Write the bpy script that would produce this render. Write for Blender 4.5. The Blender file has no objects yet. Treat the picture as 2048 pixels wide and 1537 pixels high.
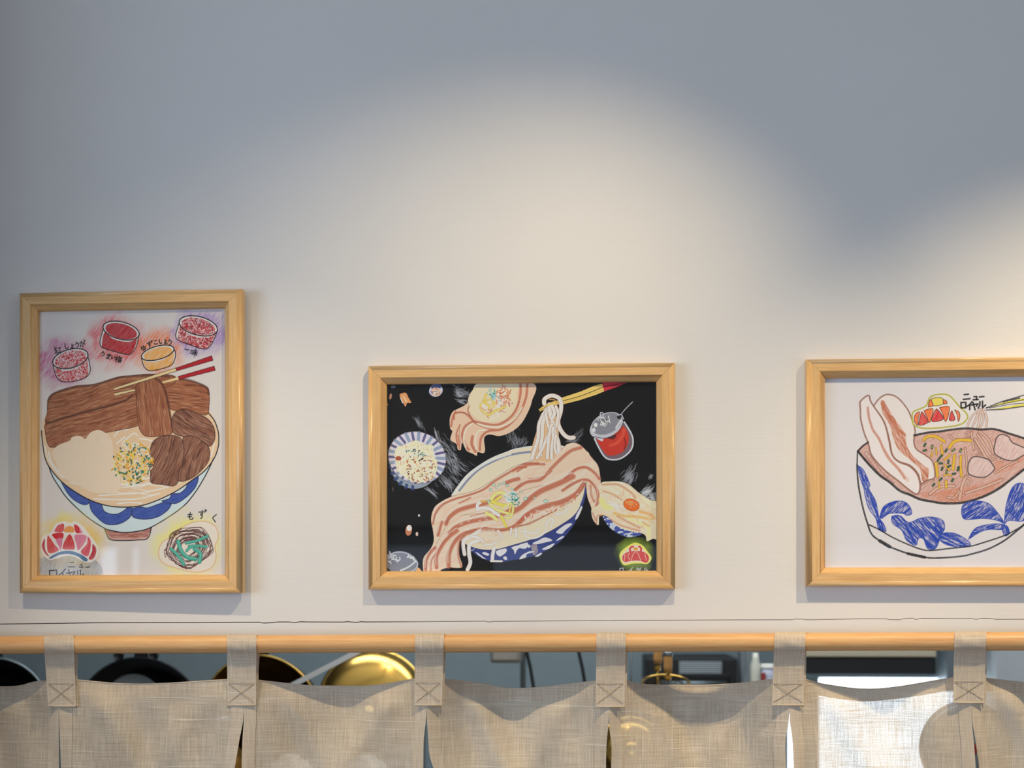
import bpy, bmesh, math, random
import numpy as np
from mathutils import Vector, Matrix

C = bpy.context.scene.collection
sc = bpy.context.scene
PI = math.pi
# ------------------------------------------------------------------ camera
FPX = 2844.0
YAW = math.radians(3.4)
HOR = 1205.0
CAMH = 1.62
FW = Vector((-math.sin(YAW), math.cos(YAW), 0)); RT = Vector((math.cos(YAW), math.sin(YAW), 0))
CAM = Vector((0, 0, CAMH)) - FW * 2.13
cd = bpy.data.cameras.new('camera'); co = bpy.data.objects.new('camera', cd); C.objects.link(co)
co.location = CAM; co.rotation_euler = (PI / 2, 0, YAW)
cd.sensor_fit = 'HORIZONTAL'; cd.sensor_width = 36; cd.lens = FPX / 2048 * 36
cd.shift_y = (HOR - 768.5) / 2048
cd.dof.use_dof = True; cd.dof.focus_distance = 2.10; cd.dof.aperture_fstop = 3.4
cd.clip_start = 0.05
sc.camera = co

def P(px, py, Y):
    d = FW + RT * ((px - 1024) / FPX) + Vector((0, 0, 1)) * ((HOR - py) / FPX)
    t = (Y - CAM.y) / d.y
    return CAM + d * t
def pxx(px, Y=0): return P(px, HOR, Y).x

# ------------------------------------------------------------------ world, lights, exposure
sc.view_settings.view_transform = 'Standard'; sc.view_settings.look = 'None'
sc.view_settings.exposure = 0.0; sc.view_settings.gamma = 1.0
sc.view_settings.use_curve_mapping = False
w = bpy.data.worlds.new('world'); sc.world = w; w.use_nodes = True
w.node_tree.nodes['Background'].inputs[0].default_value = (0.62, 0.78, 1.0, 1)
w.node_tree.nodes['Background'].inputs[1].default_value = 0.3
sc.cycles.use_denoising = True
sc.cycles.max_bounces = 8; sc.cycles.diffuse_bounces = 4; sc.cycles.transparent_max_bounces = 16
sc.cycles.caustics_reflective = False; sc.cycles.caustics_refractive = False
sc.cycles.sample_clamp_indirect = 4.0

def spot(name, px, py, pz, target, watts, angle, blend=1.0, col=(1.0, 0.70, 0.40), rad=0.007):
    l = bpy.data.lights.new(name, 'SPOT'); l.energy = watts; l.color = col
    l.spot_size = math.radians(angle); l.spot_blend = blend; l.shadow_soft_size = rad
    o = bpy.data.objects.new(name, l); C.objects.link(o); o.location = (px, py, pz)
    o.rotation_euler = (Vector(target) - Vector((px, py, pz))).to_track_quat('-Z', 'Y').to_euler()
    return o
def area(name, loc, target, sx, sy, L, col):
    l = bpy.data.lights.new(name, 'AREA'); l.shape = 'RECTANGLE'; l.size = sx; l.size_y = sy
    l.energy = PI * sx * sy * L; l.color = col
    o = bpy.data.objects.new(name, l); C.objects.link(o); o.location = loc
    o.rotation_euler = (Vector(target) - Vector(loc)).to_track_quat('-Z', 'Y').to_euler()
    return o
WARM = (1.0, 0.80, 0.50)
# three ceiling spotlights on a track before the wall
spot('ceiling_spot', 0.28, -0.74, 2.66, (-0.093, 0.0, 1.525), 30, 80, 1.0, WARM)
spot('ceiling_spot', -0.668, -0.74, 2.66, (-0.321, 0.0, 1.20), 27, 54.2, 1.0, WARM)
spot('ceiling_spot', 1.004, -0.712, 2.673, (0.784, 0.0, 1.2), 60, 71.4, 1.0, WARM)
# daylight through the shop windows behind the camera (window tops at 2.0 m)
DAY = (0.65, 0.79, 1.0)
WIN = [(-2.79, 0.18), (-2.575, 0.13), (-2.43, 0.06), (-1.05, 0.9), (0.05, 0.9), (1.15, 0.9), (2.25, 0.9)]
for (wx, ww), L in zip(WIN, (4.0, 7.0, 7.0, .9, .9, .9, .9)):
    area('window_daylight', (wx, -5.02, 1.15), (wx, 0, 1.15), ww, 1.5, L, DAY)
# unseen side windows, added to shape the daylight across the wall
SIDE = [(-1, 8.0), (1, 1.9)]
for sg, L in SIDE: area('added_side_daylight', (sg * 3.44, -3.0, 1.6), (0, -3.0, 1.6), 2.6, 1.5, L, DAY)
# kitchen: unseen cool overhead light and warm spot, added to brighten the pans
area('kitchen_fill_light', (0.2, 0.62, 2.6), (0.2, 0.62, 0), 2.2, 0.4, 8.5, (0.86, 0.94, 1.0))
spot('kitchen_fill_spot', 0.05, 0.30, 2.35, (-0.2, 0.75, 1.4), 9, 100, 1.0, (1.0, 0.86, 0.62), 0.03)

# ------------------------------------------------------------------ helpers
def s2l(c):
    c = np.asarray(c, float) / 255.0
    return np.where(c <= 0.04045, c / 12.92, ((c + 0.055) / 1.055) ** 2.4)
def l2s(c):
    c = np.clip(np.asarray(c, float), 0, 1)
    return np.where(c <= 0.0031308, c * 12.92, 1.055 * c ** (1 / 2.4) - 0.055)
def rgb(*c):
    v = s2l(c); return (float(v[0]), float(v[1]), float(v[2]), 1)

def obj(name, bm, m, parent=None, smooth=False):
    me = bpy.data.meshes.new(name)
    if smooth:
        for f in bm.faces: f.smooth = True
    bm.to_mesh(me); bm.free()
    if m: me.materials.append(m)
    o = bpy.data.objects.new(name, me); C.objects.link(o)
    if parent: o.parent = parent
    return o
def tag(o, label, cat, group=None):
    o['label'] = label; o['category'] = cat
    if group: o['group'] = group
    return o
def thing(name, label, cat, loc=(0, 0, 0), group=None):
    o = bpy.data.objects.new(name, None); C.objects.link(o); o.location = loc
    o.empty_display_size = 0.05
    return tag(o, label, cat, group)
def struct(name, bm, m, smooth=False):
    o = obj(name, bm, m, None, smooth); o['kind'] = 'structure'; return o
def box(bm, x0, x1, y0, y1, z0, z1, bev=0.0):
    r = bmesh.ops.create_cube(bm, size=1.0)
    for v in r['verts']:
        v.co.x = x0 + (v.co.x + .5) * (x1 - x0); v.co.y = y0 + (v.co.y + .5) * (y1 - y0); v.co.z = z0 + (v.co.z + .5) * (z1 - z0)
    if bev > 0:
        es = list({e for v in r['verts'] for e in v.link_edges})
        bmesh.ops.bevel(bm, geom=es, offset=bev, segments=2, affect='EDGES', profile=0.5)
    return bm
def tube(bm, pts, r, seg=10, close=False):
    pts = [Vector(p) for p in pts]; n = len(pts); rings = []
    rr = r if isinstance(r, (list, tuple)) else [r] * n
    ref = None
    for i, p in enumerate(pts):
        a = pts[i - 1] if (i > 0 or close) else pts[i]; b = pts[(i + 1) % n] if (i < n - 1 or close) else pts[i]
        t = (b - a).normalized()
        if ref is None: ref = Vector((0, 1, 0)) if abs(t.y) < 0.9 else Vector((1, 0, 0))
        u = t.cross(ref).normalized(); v = u.cross(t).normalized(); ref = v
        rings.append([bm.verts.new(p + (u * math.cos(2 * PI * k / seg) + v * math.sin(2 * PI * k / seg)) * rr[i]) for k in range(seg)])
    m = n if close else n - 1
    for i in range(m):
        A, B = rings[i], rings[(i + 1) % n]
        for k in range(seg):
            bm.faces.new((A[k], A[(k + 1) % seg], B[(k + 1) % seg], B[k]))
    if not close:
        bm.faces.new(rings[0][::-1]); bm.faces.new(rings[-1])
    return bm
def lathe(bm, prof, seg=48, M=None):
    """profile of (radius, height along local axis Z)"""
    M = M or Matrix(); rings = []
    for r, h in prof:
        if r < 1e-6: rings.append([bm.verts.new(M @ Vector((0, 0, h)))])
        else: rings.append([bm.verts.new(M @ Vector((r * math.cos(2 * PI * k / seg), r * math.sin(2 * PI * k / seg), h))) for k in range(seg)])
    for A, B in zip(rings, rings[1:]):
        for k in range(seg):
            k2 = (k + 1) % seg
            if len(A) == 1 and len(B) == 1: continue
            if len(A) == 1: bm.faces.new((A[0], B[k], B[k2]))
            elif len(B) == 1: bm.faces.new((A[k], A[k2], B[0]))
            else: bm.faces.new((A[k], A[k2], B[k2], B[k]))
    return bm

# ------------------------------------------------------------------ materials
class NT:
    def __init__(s, name):
        s.m = bpy.data.materials.new(name); s.m.use_nodes = True; s.t = s.m.node_tree; s.t.nodes.clear()
        s.out = s.t.nodes.new('ShaderNodeOutputMaterial')
    def n(s, typ, **kw):
        nd = s.t.nodes.new('ShaderNode' + typ)
        for k, v in kw.items():
            if k.startswith('_'): setattr(nd, k[1:], v)
            else:
                key = int(k[1:]) if k[0] == 'i' and k[1:].isdigit() else k.replace('__', ' ')
                if hasattr(v, 'is_linked') or hasattr(v, 'links'): s.t.links.new(v, nd.inputs[key])
                else: nd.inputs[key].default_value = v
        return nd
    def ln(s, a, b): s.t.links.new(a, b)
    def math(s, op, a, b=0.0, c=0.0, clamp=False):
        nd = s.t.nodes.new('ShaderNodeMath'); nd.operation = op; nd.use_clamp = clamp
        for i, v in enumerate((a, b, c)):
            if isinstance(v, (int, float)): nd.inputs[i].default_value = v
            else: s.ln(v, nd.inputs[i])
        return nd.outputs[0]
    def mix(s, f, a, b):
        nd = s.t.nodes.new('ShaderNodeMix'); nd.data_type = 'RGBA'
        for i, v in ((0, f), (6, a), (7, b)):
            if isinstance(v, (int, float, tuple)): nd.inputs[i].default_value = v
            else: s.ln(v, nd.inputs[i])
        return nd.outputs[2]
    def mapped(s, scale, kind='UV', loc=(0, 0, 0)):
        tc = s.t.nodes.new('ShaderNodeTexCoord'); mp = s.t.nodes.new('ShaderNodeMapping')
        mp.inputs['Scale'].default_value = scale; mp.inputs['Location'].default_value = loc
        s.ln(tc.outputs[kind], mp.inputs['Vector']); return mp.outputs[0]
    def noise(s, vec, scale=1.0, detail=3.0, rough=0.55):
        nd = s.t.nodes.new('ShaderNodeTexNoise'); s.ln(vec, nd.inputs['Vector'])
        nd.inputs['Scale'].default_value = scale; nd.inputs['Detail'].default_value = detail; nd.inputs['Roughness'].default_value = rough
        return nd.outputs['Fac']
    def rng(s, v, a, b, c, d):
        nd = s.t.nodes.new('ShaderNodeMapRange'); s.ln(v, nd.inputs[0])
        for i, q in enumerate((a, b, c, d)): nd.inputs[i + 1].default_value = q
        return nd.outputs[0]
    def bump(s, h, strength, dist):
        nd = s.t.nodes.new('ShaderNodeBump'); s.ln(h, nd.inputs['Height'])
        nd.inputs['Strength'].default_value = strength; nd.inputs['Distance'].default_value = dist
        return nd.outputs[0]
    def principled(s, col, rough=0.5, metal=0.0, spec=0.5, normal=None):
        p = s.t.nodes.new('ShaderNodeBsdfPrincipled')
        if isinstance(col, tuple): p.inputs['Base Color'].default_value = col
        else: s.ln(col, p.inputs['Base Color'])
        if isinstance(rough, (int, float)): p.inputs['Roughness'].default_value = rough
        else: s.ln(rough, p.inputs['Roughness'])
        p.inputs['Metallic'].default_value = metal
        p.inputs['Specular IOR Level'].default_value = spec
        if normal is not None: s.ln(normal, p.inputs['Normal'])
        s.ln(p.outputs[0], s.out.inputs[0]); return p

def simple(name, col, rough=0.5, metal=0.0, spec=0.5, var=0.06, scale=30):
    t = NT(name); n = t.noise(t.mapped((1, 1, 1), 'Object'), scale, 4)
    c2 = tuple(max(0, min(1, x * (1 - var * 2))) for x in col[:3]) + (1,)
    t.principled(t.mix(n, col, c2), rough, metal, spec, t.bump(n, 0.15, 0.001)); return t.m

def wall_mat():
    t = NT('matt_wallpaper')
    a = t.noise(t.mapped((14, 14, 420), 'Object'), 1, 4, 0.6)
    b = t.noise(t.mapped((3, 3, 3), 'Object'), 1, 3)
    h = t.math('ADD', a, t.math('MULTIPLY', t.noise(t.mapped((60, 60, 160), 'Object'), 1, 2), 0.5))
    c = t.mix(t.rng(b, .3, .7, 0, 1), rgb(232, 229, 226), rgb(228, 225, 221))
    t.principled(c, 0.75, 0, 0.25, t.bump(h, 0.22, 0.0008)); return t.m
def wood_mat(name, c1, c2, c3, rough=0.38):
    t = NT(name); v = t.mapped((22, 420, 9)); v2 = t.mapped((5, 90, 9))
    a = t.noise(v, 1, 5, 0.6); b = t.noise(v2, 1, 3, 0.6)
    c = t.mix(t.rng(a, .36, .64, 0, 1), c1, c2)
    c = t.mix(t.rng(b, .5, .72, 0, .75), c, c3)
    t.principled(c, rough, 0, 0.45, t.bump(a, 0.08, 0.0006)); return t.m
def linen(name, holes, bright=1.0):
    t = NT(name)
    PW = 1 / 0.0021
    wob = t.noise(t.mapped((30, 30, 30)), 1, 2)
    tc = t.mapped((1, 1, 1)); sep = t.n('SeparateXYZ'); t.ln(tc, sep.inputs[0])
    ou = t.math('MULTIPLY', t.math('SUBTRACT', wob, 0.5), 0.004)
    u = t.math('ADD', sep.outputs[0], ou); v = t.math('ADD', sep.outputs[1], ou)
    su = t.math('SINE', t.math('MULTIPLY', u, PW * 2 * PI)); sv = t.math('SINE', t.math('MULTIPLY', v, PW * 2 * PI))
    ru = t.noise(t.mapped((650, 22, 1)), 1, 3, .65)      # warp threads: vary across u
    rv = t.noise(t.mapped((16, 700, 1)), 1, 3, .65)      # weft threads: vary across v
    slub = t.rng(t.noise(t.mapped((7, 330, 3)), 1, 2, .4), .64, .70, 0, 1)
    slubv = t.rng(t.noise(t.mapped((300, 9, 5)), 1, 2, .4), .66, .72, 0, 1)
    fine = t.noise(t.mapped((900, 900, 1)), 1, 2)
    th = t.math('ADD', t.math('MULTIPLY', ru, .5), t.math('MULTIPLY', rv, .5))
    th = t.math('ADD', th, t.math('MULTIPLY', t.math('SUBTRACT', fine, .5), .35))
    k = bright
    def q(r, g, b): v_ = s2l((r, g, b)) * k; return (float(v_[0]), float(v_[1]), float(v_[2]), 1)
    c = t.mix(t.rng(th, .32, .68, 0, 1), q(206, 187, 163), q(243, 228, 207))
    c = t.mix(t.math('MULTIPLY', t.math('MAXIMUM', slub, slubv), .55), c, q(250, 242, 226))
    hgt = t.math('ADD', t.math('MULTIPLY', t.math('MULTIPLY', su, sv), .4), t.math('ADD', th, slub))
    nrm = t.bump(hgt, 0.35, 0.0008)
    d = t.n('BsdfDiffuse', Color=c); t.ln(nrm, d.inputs['Normal'])
    tl = t.n('BsdfTranslucent', Color=c)
    m1 = t.n('MixShader', i0=0.15); t.ln(d.outputs[0], m1.inputs[1]); t.ln(tl.outputs[0], m1.inputs[2])
    hole = t.math('MULTIPLY', t.rng(su, -.2, .9, 0, 1), t.rng(sv, -.2, .9, 0, 1))
    hole = t.math('ADD', t.math('MULTIPLY', hole, .55), .45)
    fac = t.math('MULTIPLY', hole, t.math('MULTIPLY', t.rng(th, .40, .62, 2.0, .35), holes))
    fac = t.math('MULTIPLY', fac, t.math('SUBTRACT', 1.0, t.math('MULTIPLY', slub, .7)), clamp=True)
    tr = t.n('BsdfTransparent')
    m2 = t.n('MixShader'); t.ln(fac, m2.inputs[0]); t.ln(m1.outputs[0], m2.inputs[1]); t.ln(tr.outputs[0], m2.inputs[2])
    t.ln(m2.outputs[0], t.out.inputs[0]); return t.m
def glass_mat(name='clear_glazing'):
    t = NT(name)
    lw = t.n('LayerWeight', Blend=.5); fr_ = t.math('ADD', .018, t.math('MULTIPLY', .96, t.math('POWER', lw.outputs['Facing'], 5.0))); g = t.n('BsdfGlossy', Roughness=0.02, Color=(1, 1, 1, 1)); tr = t.n('BsdfTransparent', Color=(.992, .992, .992, 1))
    m = t.n('MixShader'); t.ln(fr_, m.inputs[0]); t.ln(tr.outputs[0], m.inputs[1]); t.ln(g.outputs[0], m.inputs[2])
    t.ln(m.outputs[0], t.out.inputs[0]); return t.m
def image_mat(name, img):
    t = NT(name); ti = t.t.nodes.new('ShaderNodeTexImage'); ti.image = img; ti.extension = 'EXTEND'
    t.ln(t.mapped((1, 1, 1)), ti.inputs[0]); t.principled(ti.outputs[0], 0.8, 0, 0.05); return t.m

M_wall = wall_mat()
M_white = simple('white_paint', rgb(225, 222, 215), .6)
M_gap = simple('dark_gap', rgb(60, 52, 44), .9)
M_floor = simple('brown_floor', rgb(120, 95, 72), .5)
M_frame = wood_mat('oak_frame', rgb(236, 194, 136), rgb(224, 178, 118), rgb(206, 156, 98), .30)
M_rod = wood_mat('pine_rod', rgb(236, 188, 130), rgb(226, 170, 110), rgb(210, 148, 92), .42)
M_linen = linen('natural_linen', 0.19)
M_linen_d = linen('folded_linen', 0.06, 1.0)
M_thread = simple('brown_thread', rgb(176, 158, 132), .8)
M_board = simple('grey_backing', rgb(150, 140, 125), .8)
M_glass = glass_mat()
M_black = simple('black_iron', rgb(22, 23, 25), .38, 0.3)
M_blackm = simple('black_plastic', rgb(16, 17, 19), .55)
M_base = simple('pale_sheen_grey', rgb(205, 218, 224), .6, .0)  # pale colour paints the pan base's reflection; also colours the oven vent
M_box = simple('box_metal', rgb(158, 152, 142), .45, .3)
M_brass = simple('brass', rgb(226, 182, 96), .24, 1.0, .5, .12, 12)
M_brassd = simple('tarnished_brass', rgb(120, 92, 46), .4, 1.0, .5, .2, 14)
M_steel = simple('brushed_steel', rgb(150, 160, 165), .38, .9)
M_steelp = simple('blue_steel_panel', rgb(142, 158, 164), .55, .2)
M_kwood = simple('handle_wood', rgb(205, 150, 85), .5)
M_china = simple('white_china', rgb(235, 236, 238), .2)
M_enamel = simple('pale_enamel', rgb(228, 234, 238), .35)
M_kwall = simple('kitchen_wall_paint', rgb(150, 158, 165), .6)

# ------------------------------------------------------------------ setting
def crack_z(px):
    pts = CRACK
    for a, b in zip(pts, pts[1:]):
        if a[0] <= px <= b[0]:
            return a[1] + (b[1] - a[1]) * (px - a[0]) / max(1e-6, b[0] - a[0])
    return pts[0][1] if px < pts[0][0] else pts[-1][1]
CRACK = [(-400, 1251), (0, 1249), (200, 1246.3), (400, 1246), (518, 1245.3), (527, 1247), (545, 1246.2), (556, 1244.8), (578, 1244.8), (590, 1246.2), (600, 1244.2), (615, 1244.8),
 (688, 1245), (694, 1244), (704, 1245), (713, 1245.8), (722, 1244.2), (735, 1244.8), (858, 1244), (885, 1243.6), (970, 1243), (979, 1245), (986, 1243.4), (1100, 1242.8), (1180, 1242),
 (1400, 1241), (1584, 1240.2), (1590, 1238.8), (1607, 1239), (1612, 1240.4), (1628, 1240.2), (1640, 1239.8), (1738, 1238.2), (1772, 1238.4), (1780, 1240), (1800, 1240.2), (1806, 1238.4), (1825, 1237.2),
 (1832, 1240), (1841, 1237.6), (1945, 1238), (1953, 1239.6), (1962, 1237.4), (1984, 1238), (1992, 1239.4), (2048, 1239.2), (2500, 1237)]
def strip_from(xs, zt, zb, y0, y1):
    bm = bmesh.new(); n = len(xs)
    V = [[bm.verts.new((xs[i], y, z[i])) for i in range(n)] for (y, z) in ((y0, zt), (y0, zb), (y1, zb), (y1, zt))]
    for j in range(4):
        A, B = V[j], V[(j + 1) % 4]
        for i in range(n - 1): bm.faces.new((A[i], B[i], B[i + 1], A[i + 1]))
    bm.faces.new([V[j][0] for j in range(4)][::-1]); bm.faces.new([V[j][-1] for j in range(4)])
    return bm
XL, XR = -3.4, 3.4
OPL, OPR = -1.30, 1.30
CEIL = 2.80
rnd = random.Random(3)
pxs = sorted(set([p[0] for p in CRACK] + [p[0] + .01 for p in CRACK[1:-1]]))
cx = [P(p, 1240, 0).x for p in pxs]; cz = [P(p, crack_z(p), 0).z for p in pxs]
xs = [XL] + cx + [XR]; zc = [cz[0]] + cz + [cz[-1]]
gap = [0.0011] + [0.0013 if p < 800 else 0.0008 for p in pxs] + [0.0008]
bm = strip_from(xs, [CEIL] * len(xs), [z + g / 2 for z, g in zip(zc, gap)], 0.0, 0.12)
wb = struct('wall_back', bm, M_wall)
# lintel board below the hairline joint
zl = [P(p, 1306.5 - p * 0.0038, 0).z for p in pxs]
zl = [zl[0]] + zl + [zl[-1]]
bm = strip_from(xs, [z - g / 2 for z, g in zip(zc, gap)], zl, 0.0, 0.12)
struct('trim_1', bm, M_wall)
bm = bmesh.new(); box(bm, XL, XR, 0.004, 0.11, min(zc) - .008, max(zc) + .008)
o = struct('trim_2', bm, M_gap)
bm = bmesh.new(); box(bm, XL, OPL, 0, .12, 0, min(zl)); box(bm, OPR, XR, 0, .12, 0, min(zl)); box(bm, OPL, OPR, 0, .12, 0, .95)
struct('wall_counter', bm, M_wall)
bm = bmesh.new(); box(bm, XL, XR, -5.2, 2.0, -.1, 0); struct('floor', bm, M_floor)
bm = bmesh.new(); box(bm, XL, XR, -5.2, 2.0, CEIL, CEIL + .1); struct('ceiling', bm, M_white)
for nm, a, b in (('wall_left', XL - .02, XL), ('wall_right', XR, XR + .02)):
    bm = bmesh.new(); box(bm, a, b, -5.2, -4.3, -.1, CEIL + .1); box(bm, a, b, -1.7, 2.0, -.1, CEIL + .1); box(bm, a, b, -4.3, -1.7, -.1, .85); box(bm, a, b, -4.3, -1.7, 2.35, CEIL + .1); struct(nm, bm, M_white)
for k_, x_ in ((8, XL), (9, XR)):  # frames of the unseen side windows, added for the daylight gradient
    bm = bmesh.new()
    for q in ((-4.3, -4.26, .85, 2.35), (-1.74, -1.7, .85, 2.35), (-3.02, -2.98, .85, 2.35), (-4.3, -1.7, .85, .89), (-4.3, -1.7, 2.31, 2.35)): box(bm, x_ - .01, x_ + .01, q[0], q[1], q[2], q[3])
    wf = struct('window_%d' % k_, bm, M_steel); bm = bmesh.new(); box(bm, x_ - .003, x_ + .001, -4.3, -1.7, .85, 2.35); obj('pane', bm, M_glass, wf)
bm = bmesh.new(); box(bm, -1.12, -1.08, -.42, -.002, .001, CEIL - .001, .003); struct('unseen_light_blocker', bm, simple('blocker_brown', rgb(74, 52, 38), .5))  # unseen brown panel, added to block daylight at the wall's left end
# shop front behind the camera, with window openings from 0.4 to 2.0 m
bm = bmesh.new(); box(bm, XL, XR, -5.0, -4.9, 2.0, CEIL); box(bm, XL, XR, -5.0, -4.9, 0, .4)
edges = [XL]
for wx, ww in WIN: edges += [wx - ww / 2, wx + ww / 2]
edges.append(XR)
for i in range(0, len(edges), 2): box(bm, edges[i], edges[i + 1], -5.0, -4.9, .4, 2.0)
struct('wall_front', bm, M_white)
for i, (wx, ww) in enumerate(WIN):
    bm = bmesh.new(); a, b = wx - ww / 2, wx + ww / 2
    for q in ((a, a + .012, .4, 2.0), (b - .012, b, .4, 2.0), (a, b, .4, .43), (a, b, 1.97, 2.0), (a, b, 1.18, 1.21)): box(bm, q[0], q[1], -4.97, -4.93, q[2], q[3])
    wf = struct('window_%d' % (i + 1), bm, M_steel)
    bm = bmesh.new(); box(bm, a, b, -4.955, -4.951, .4, 2.0); obj('pane', bm, M_glass, wf)

# ------------------------------------------------------------------ artwork painter
SS = 2.6            # canvas pixels per photograph pixel (at the wall)
KPM = SS / 0.00075
def catmull(pts, closed, step=2.0):
    p = np.asarray(pts, float); n = len(p)
    if n < 3: return p
    out = []; rngn = range(n) if closed else range(n - 1)
    for i in rngn:
        p0 = p[(i - 1) % n] if closed or i > 0 else p[i]; p1 = p[i]; p2 = p[(i + 1) % n]
        p3 = p[(i + 2) % n] if closed or i + 2 < n else p2
        m = max(2, int(np.hypot(*(p2 - p1)) / step)); t = np.arange(m)[:, None] / m
        out.append(.5 * ((2 * p1) + (-p0 + p2) * t + (2 * p0 - 5 * p1 + 4 * p2 - p3) * t ** 2 + (-p0 + 3 * p1 - 3 * p2 + p3) * t ** 3))
    if not closed: out.append(p[-1:])
    return np.vstack(out)
def vnoise(x, y, seed=0):
    xi = np.floor(x).astype(np.int64); yi = np.floor(y).astype(np.int64); xf = x - xi; yf = y - yi
    xf = xf * xf * (3 - 2 * xf); yf = yf * yf * (3 - 2 * yf)
    def h(a, b):
        n = (a * 374761393 + b * 668265263 + seed * 1442695041) & 0xffffffff
        n = ((n ^ (n >> 13)) * 1274126177) & 0xffffffff
        return ((n ^ (n >> 16)) & 0xffff) / 65535.0
    return (h(xi, yi) * (1 - xf) + h(xi + 1, yi) * xf) * (1 - yf) + (h(xi, yi + 1) * (1 - xf) + h(xi + 1, yi + 1) * xf) * yf
class Art:
    def __init__(s, x0, x1, z0, z1, Y, paper, ref, seed):
        s.x0, s.z1, s.Y = x0, z1, Y; s.W = int((x1 - x0) * KPM); s.H = int((z1 - z0) * KPM)
        s.g = s2l(ref) / 0.83
        s.a = np.zeros((s.H, s.W, 3), np.float32); s.a[:] = s.al(paper)
        s.r = np.random.RandomState(seed); s.seed = seed; s.c(0, 0, 1)
    def al(s, col): return np.clip(s2l(col) / s.g, 0, .95)
    def c(s, ox, oy, k): s.ox, s.oy, s.k = ox, oy, k
    def T(s, pts):
        p = np.asarray(pts, float).reshape(-1, 2); px = s.ox + p[:, 0] / s.k; py = s.oy + p[:, 1] / s.k
        a = (px - 1024) / FPX; b = (HOR - py) / FPX
        dx = FW.x + RT.x * a; dy = FW.y + RT.y * a; t = (s.Y - CAM.y) / dy
        return np.stack([(CAM.x + dx * t - s.x0) * KPM, (s.z1 - (CAM.z + b * t)) * KPM], 1)
    def sc(s): return SS / s.k
    def win(s, x0, y0, x1, y1):
        x0 = max(0, int(x0)); y0 = max(0, int(y0)); x1 = min(s.W, int(x1) + 1); y1 = min(s.H, int(y1) + 1)
        if x1 <= x0 or y1 <= y0: return None
        Yg, Xg = np.mgrid[y0:y1, x0:x1]; return x0, y0, x1, y1, Xg + .5, Yg + .5
    def put(s, w, m, col, alpha=1.0):
        x0, y0, x1, y1 = w[:4]; m = np.clip(m * alpha, 0, 1)[..., None].astype(np.float32); A = s.a[y0:y1, x0:x1]
        c = s.al(col) if not isinstance(col, np.ndarray) or col.ndim == 1 else col
        A += (c - A) * m
    def mask(s, pts, smooth=True, T=True):
        q = s.T(pts) if T else np.asarray(pts, float)
        if smooth: q = catmull(q, True, 4)
        w = s.win(q[:, 0].min() - 1, q[:, 1].min() - 1, q[:, 0].max() + 1, q[:, 1].max() + 1)
        if w is None: return None, None
        X, Y = w[4], w[5]; m = np.zeros(X.shape, np.float32)
        for oy in (-.25, .25):
            ins = np.zeros(X.shape, bool); yy = Y[:, 0] + oy
            for (ax, ay), (bx, by) in zip(q, np.roll(q, -1, 0)):
                if ay == by: continue
                lo, hi = min(ay, by), max(ay, by)
                i0, i1 = np.searchsorted(yy, lo, 'right'), np.searchsorted(yy, hi, 'right')
                if i1 <= i0: continue
                xc = ax + (yy[i0:i1] - ay) * (bx - ax) / (by - ay)
                ins[i0:i1] ^= X[i0:i1] > xc[:, None]
            m += ins * .5
        return w, m
    def streak(s, w, ang, across=2.2, along=26, seed=0, wob=0):
        X, Y = w[4], w[5]; a = math.radians(ang); u = X * math.cos(a) - Y * math.sin(a); v = X * math.sin(a) + Y * math.cos(a)
        if wob: v = v + wob * np.sin(u / 60.0 + seed)
        return .65 * vnoise(u / along, v / across, seed + s.seed) + .35 * vnoise(u / (along * .4), v / (across * .55), seed + 7 + s.seed)
    def poly(s, pts, col, alpha=1, smooth=True):
        w, m = s.mask(pts, smooth)
        if w: s.put(w, m, col, alpha)
    def hatch(s, pts, col, ang=45, lo=.3, hi=.7, amin=.25, amax=1, across=2.2, along=26, smooth=True, seed=0, wob=0):
        w, m = s.mask(pts, smooth)
        if w is None: return
        n = np.clip((s.streak(w, ang, across, along, seed, wob) - lo) / (hi - lo), 0, 1)
        s.put(w, m * (amin + (amax - amin) * n), col)
    def meat(s, pts, base, dark, light, ang, seed=0, across=3.0, edge=None, ew=9, wob=0):
        w, m = s.mask(pts)
        if w is None: return
        s.put(w, m, base)
        n = s.streak(w, ang, across * 1.8, 70, seed, wob); s.put(w, m * np.clip((n - .5) * 4, 0, .9), dark)
        n = s.streak(w, ang, across * .9, 60, seed + 31, wob); s.put(w, m * np.clip((n - .56) * 4, 0, .75), light)
        if edge is not None: s.line(list(pts) + [pts[0]], ew, edge, .85, rough=.4)
    def line(s, pts, wd, col, alpha=1, smooth=True, rough=0.0, soft=.8, taper=False, T=True):
        q = s.T(pts) if T else np.asarray(pts, float)
        if smooth: q = catmull(q, False, 5)
        R = max(.55, wd * s.sc() / 2) if T else wd / 2
        w = s.win(q[:, 0].min() - R - 2, q[:, 1].min() - R - 2, q[:, 0].max() + R + 2, q[:, 1].max() + R + 2)
        if w is None: return
        D = np.full(w[4].shape, 1e3, np.float32); n = len(q) - 1; X0, Y0 = w[0], w[1]
        for i in range(n):
            (ax, ay), (bx, by) = q[i], q[i + 1]; r = R
            if taper:
                t = (i + .5) / n; r = R * (.25 + .75 * math.sin(PI * min(1, max(0, t))) ** .6)
            i0 = max(0, int(min(ax, bx) - R - 2 - X0)); i1 = min(D.shape[1], int(max(ax, bx) + R + 3 - X0))
            j0 = max(0, int(min(ay, by) - R - 2 - Y0)); j1 = min(D.shape[0], int(max(ay, by) + R + 3 - Y0))
            if i1 <= i0 or j1 <= j0: continue
            X = w[4][j0:j1, i0:i1]; Y = w[5][j0:j1, i0:i1]; dx, dy = bx - ax, by - ay; L2 = dx * dx + dy * dy + 1e-9
            t = np.clip(((X - ax) * dx + (Y - ay) * dy) / L2, 0, 1)
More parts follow.
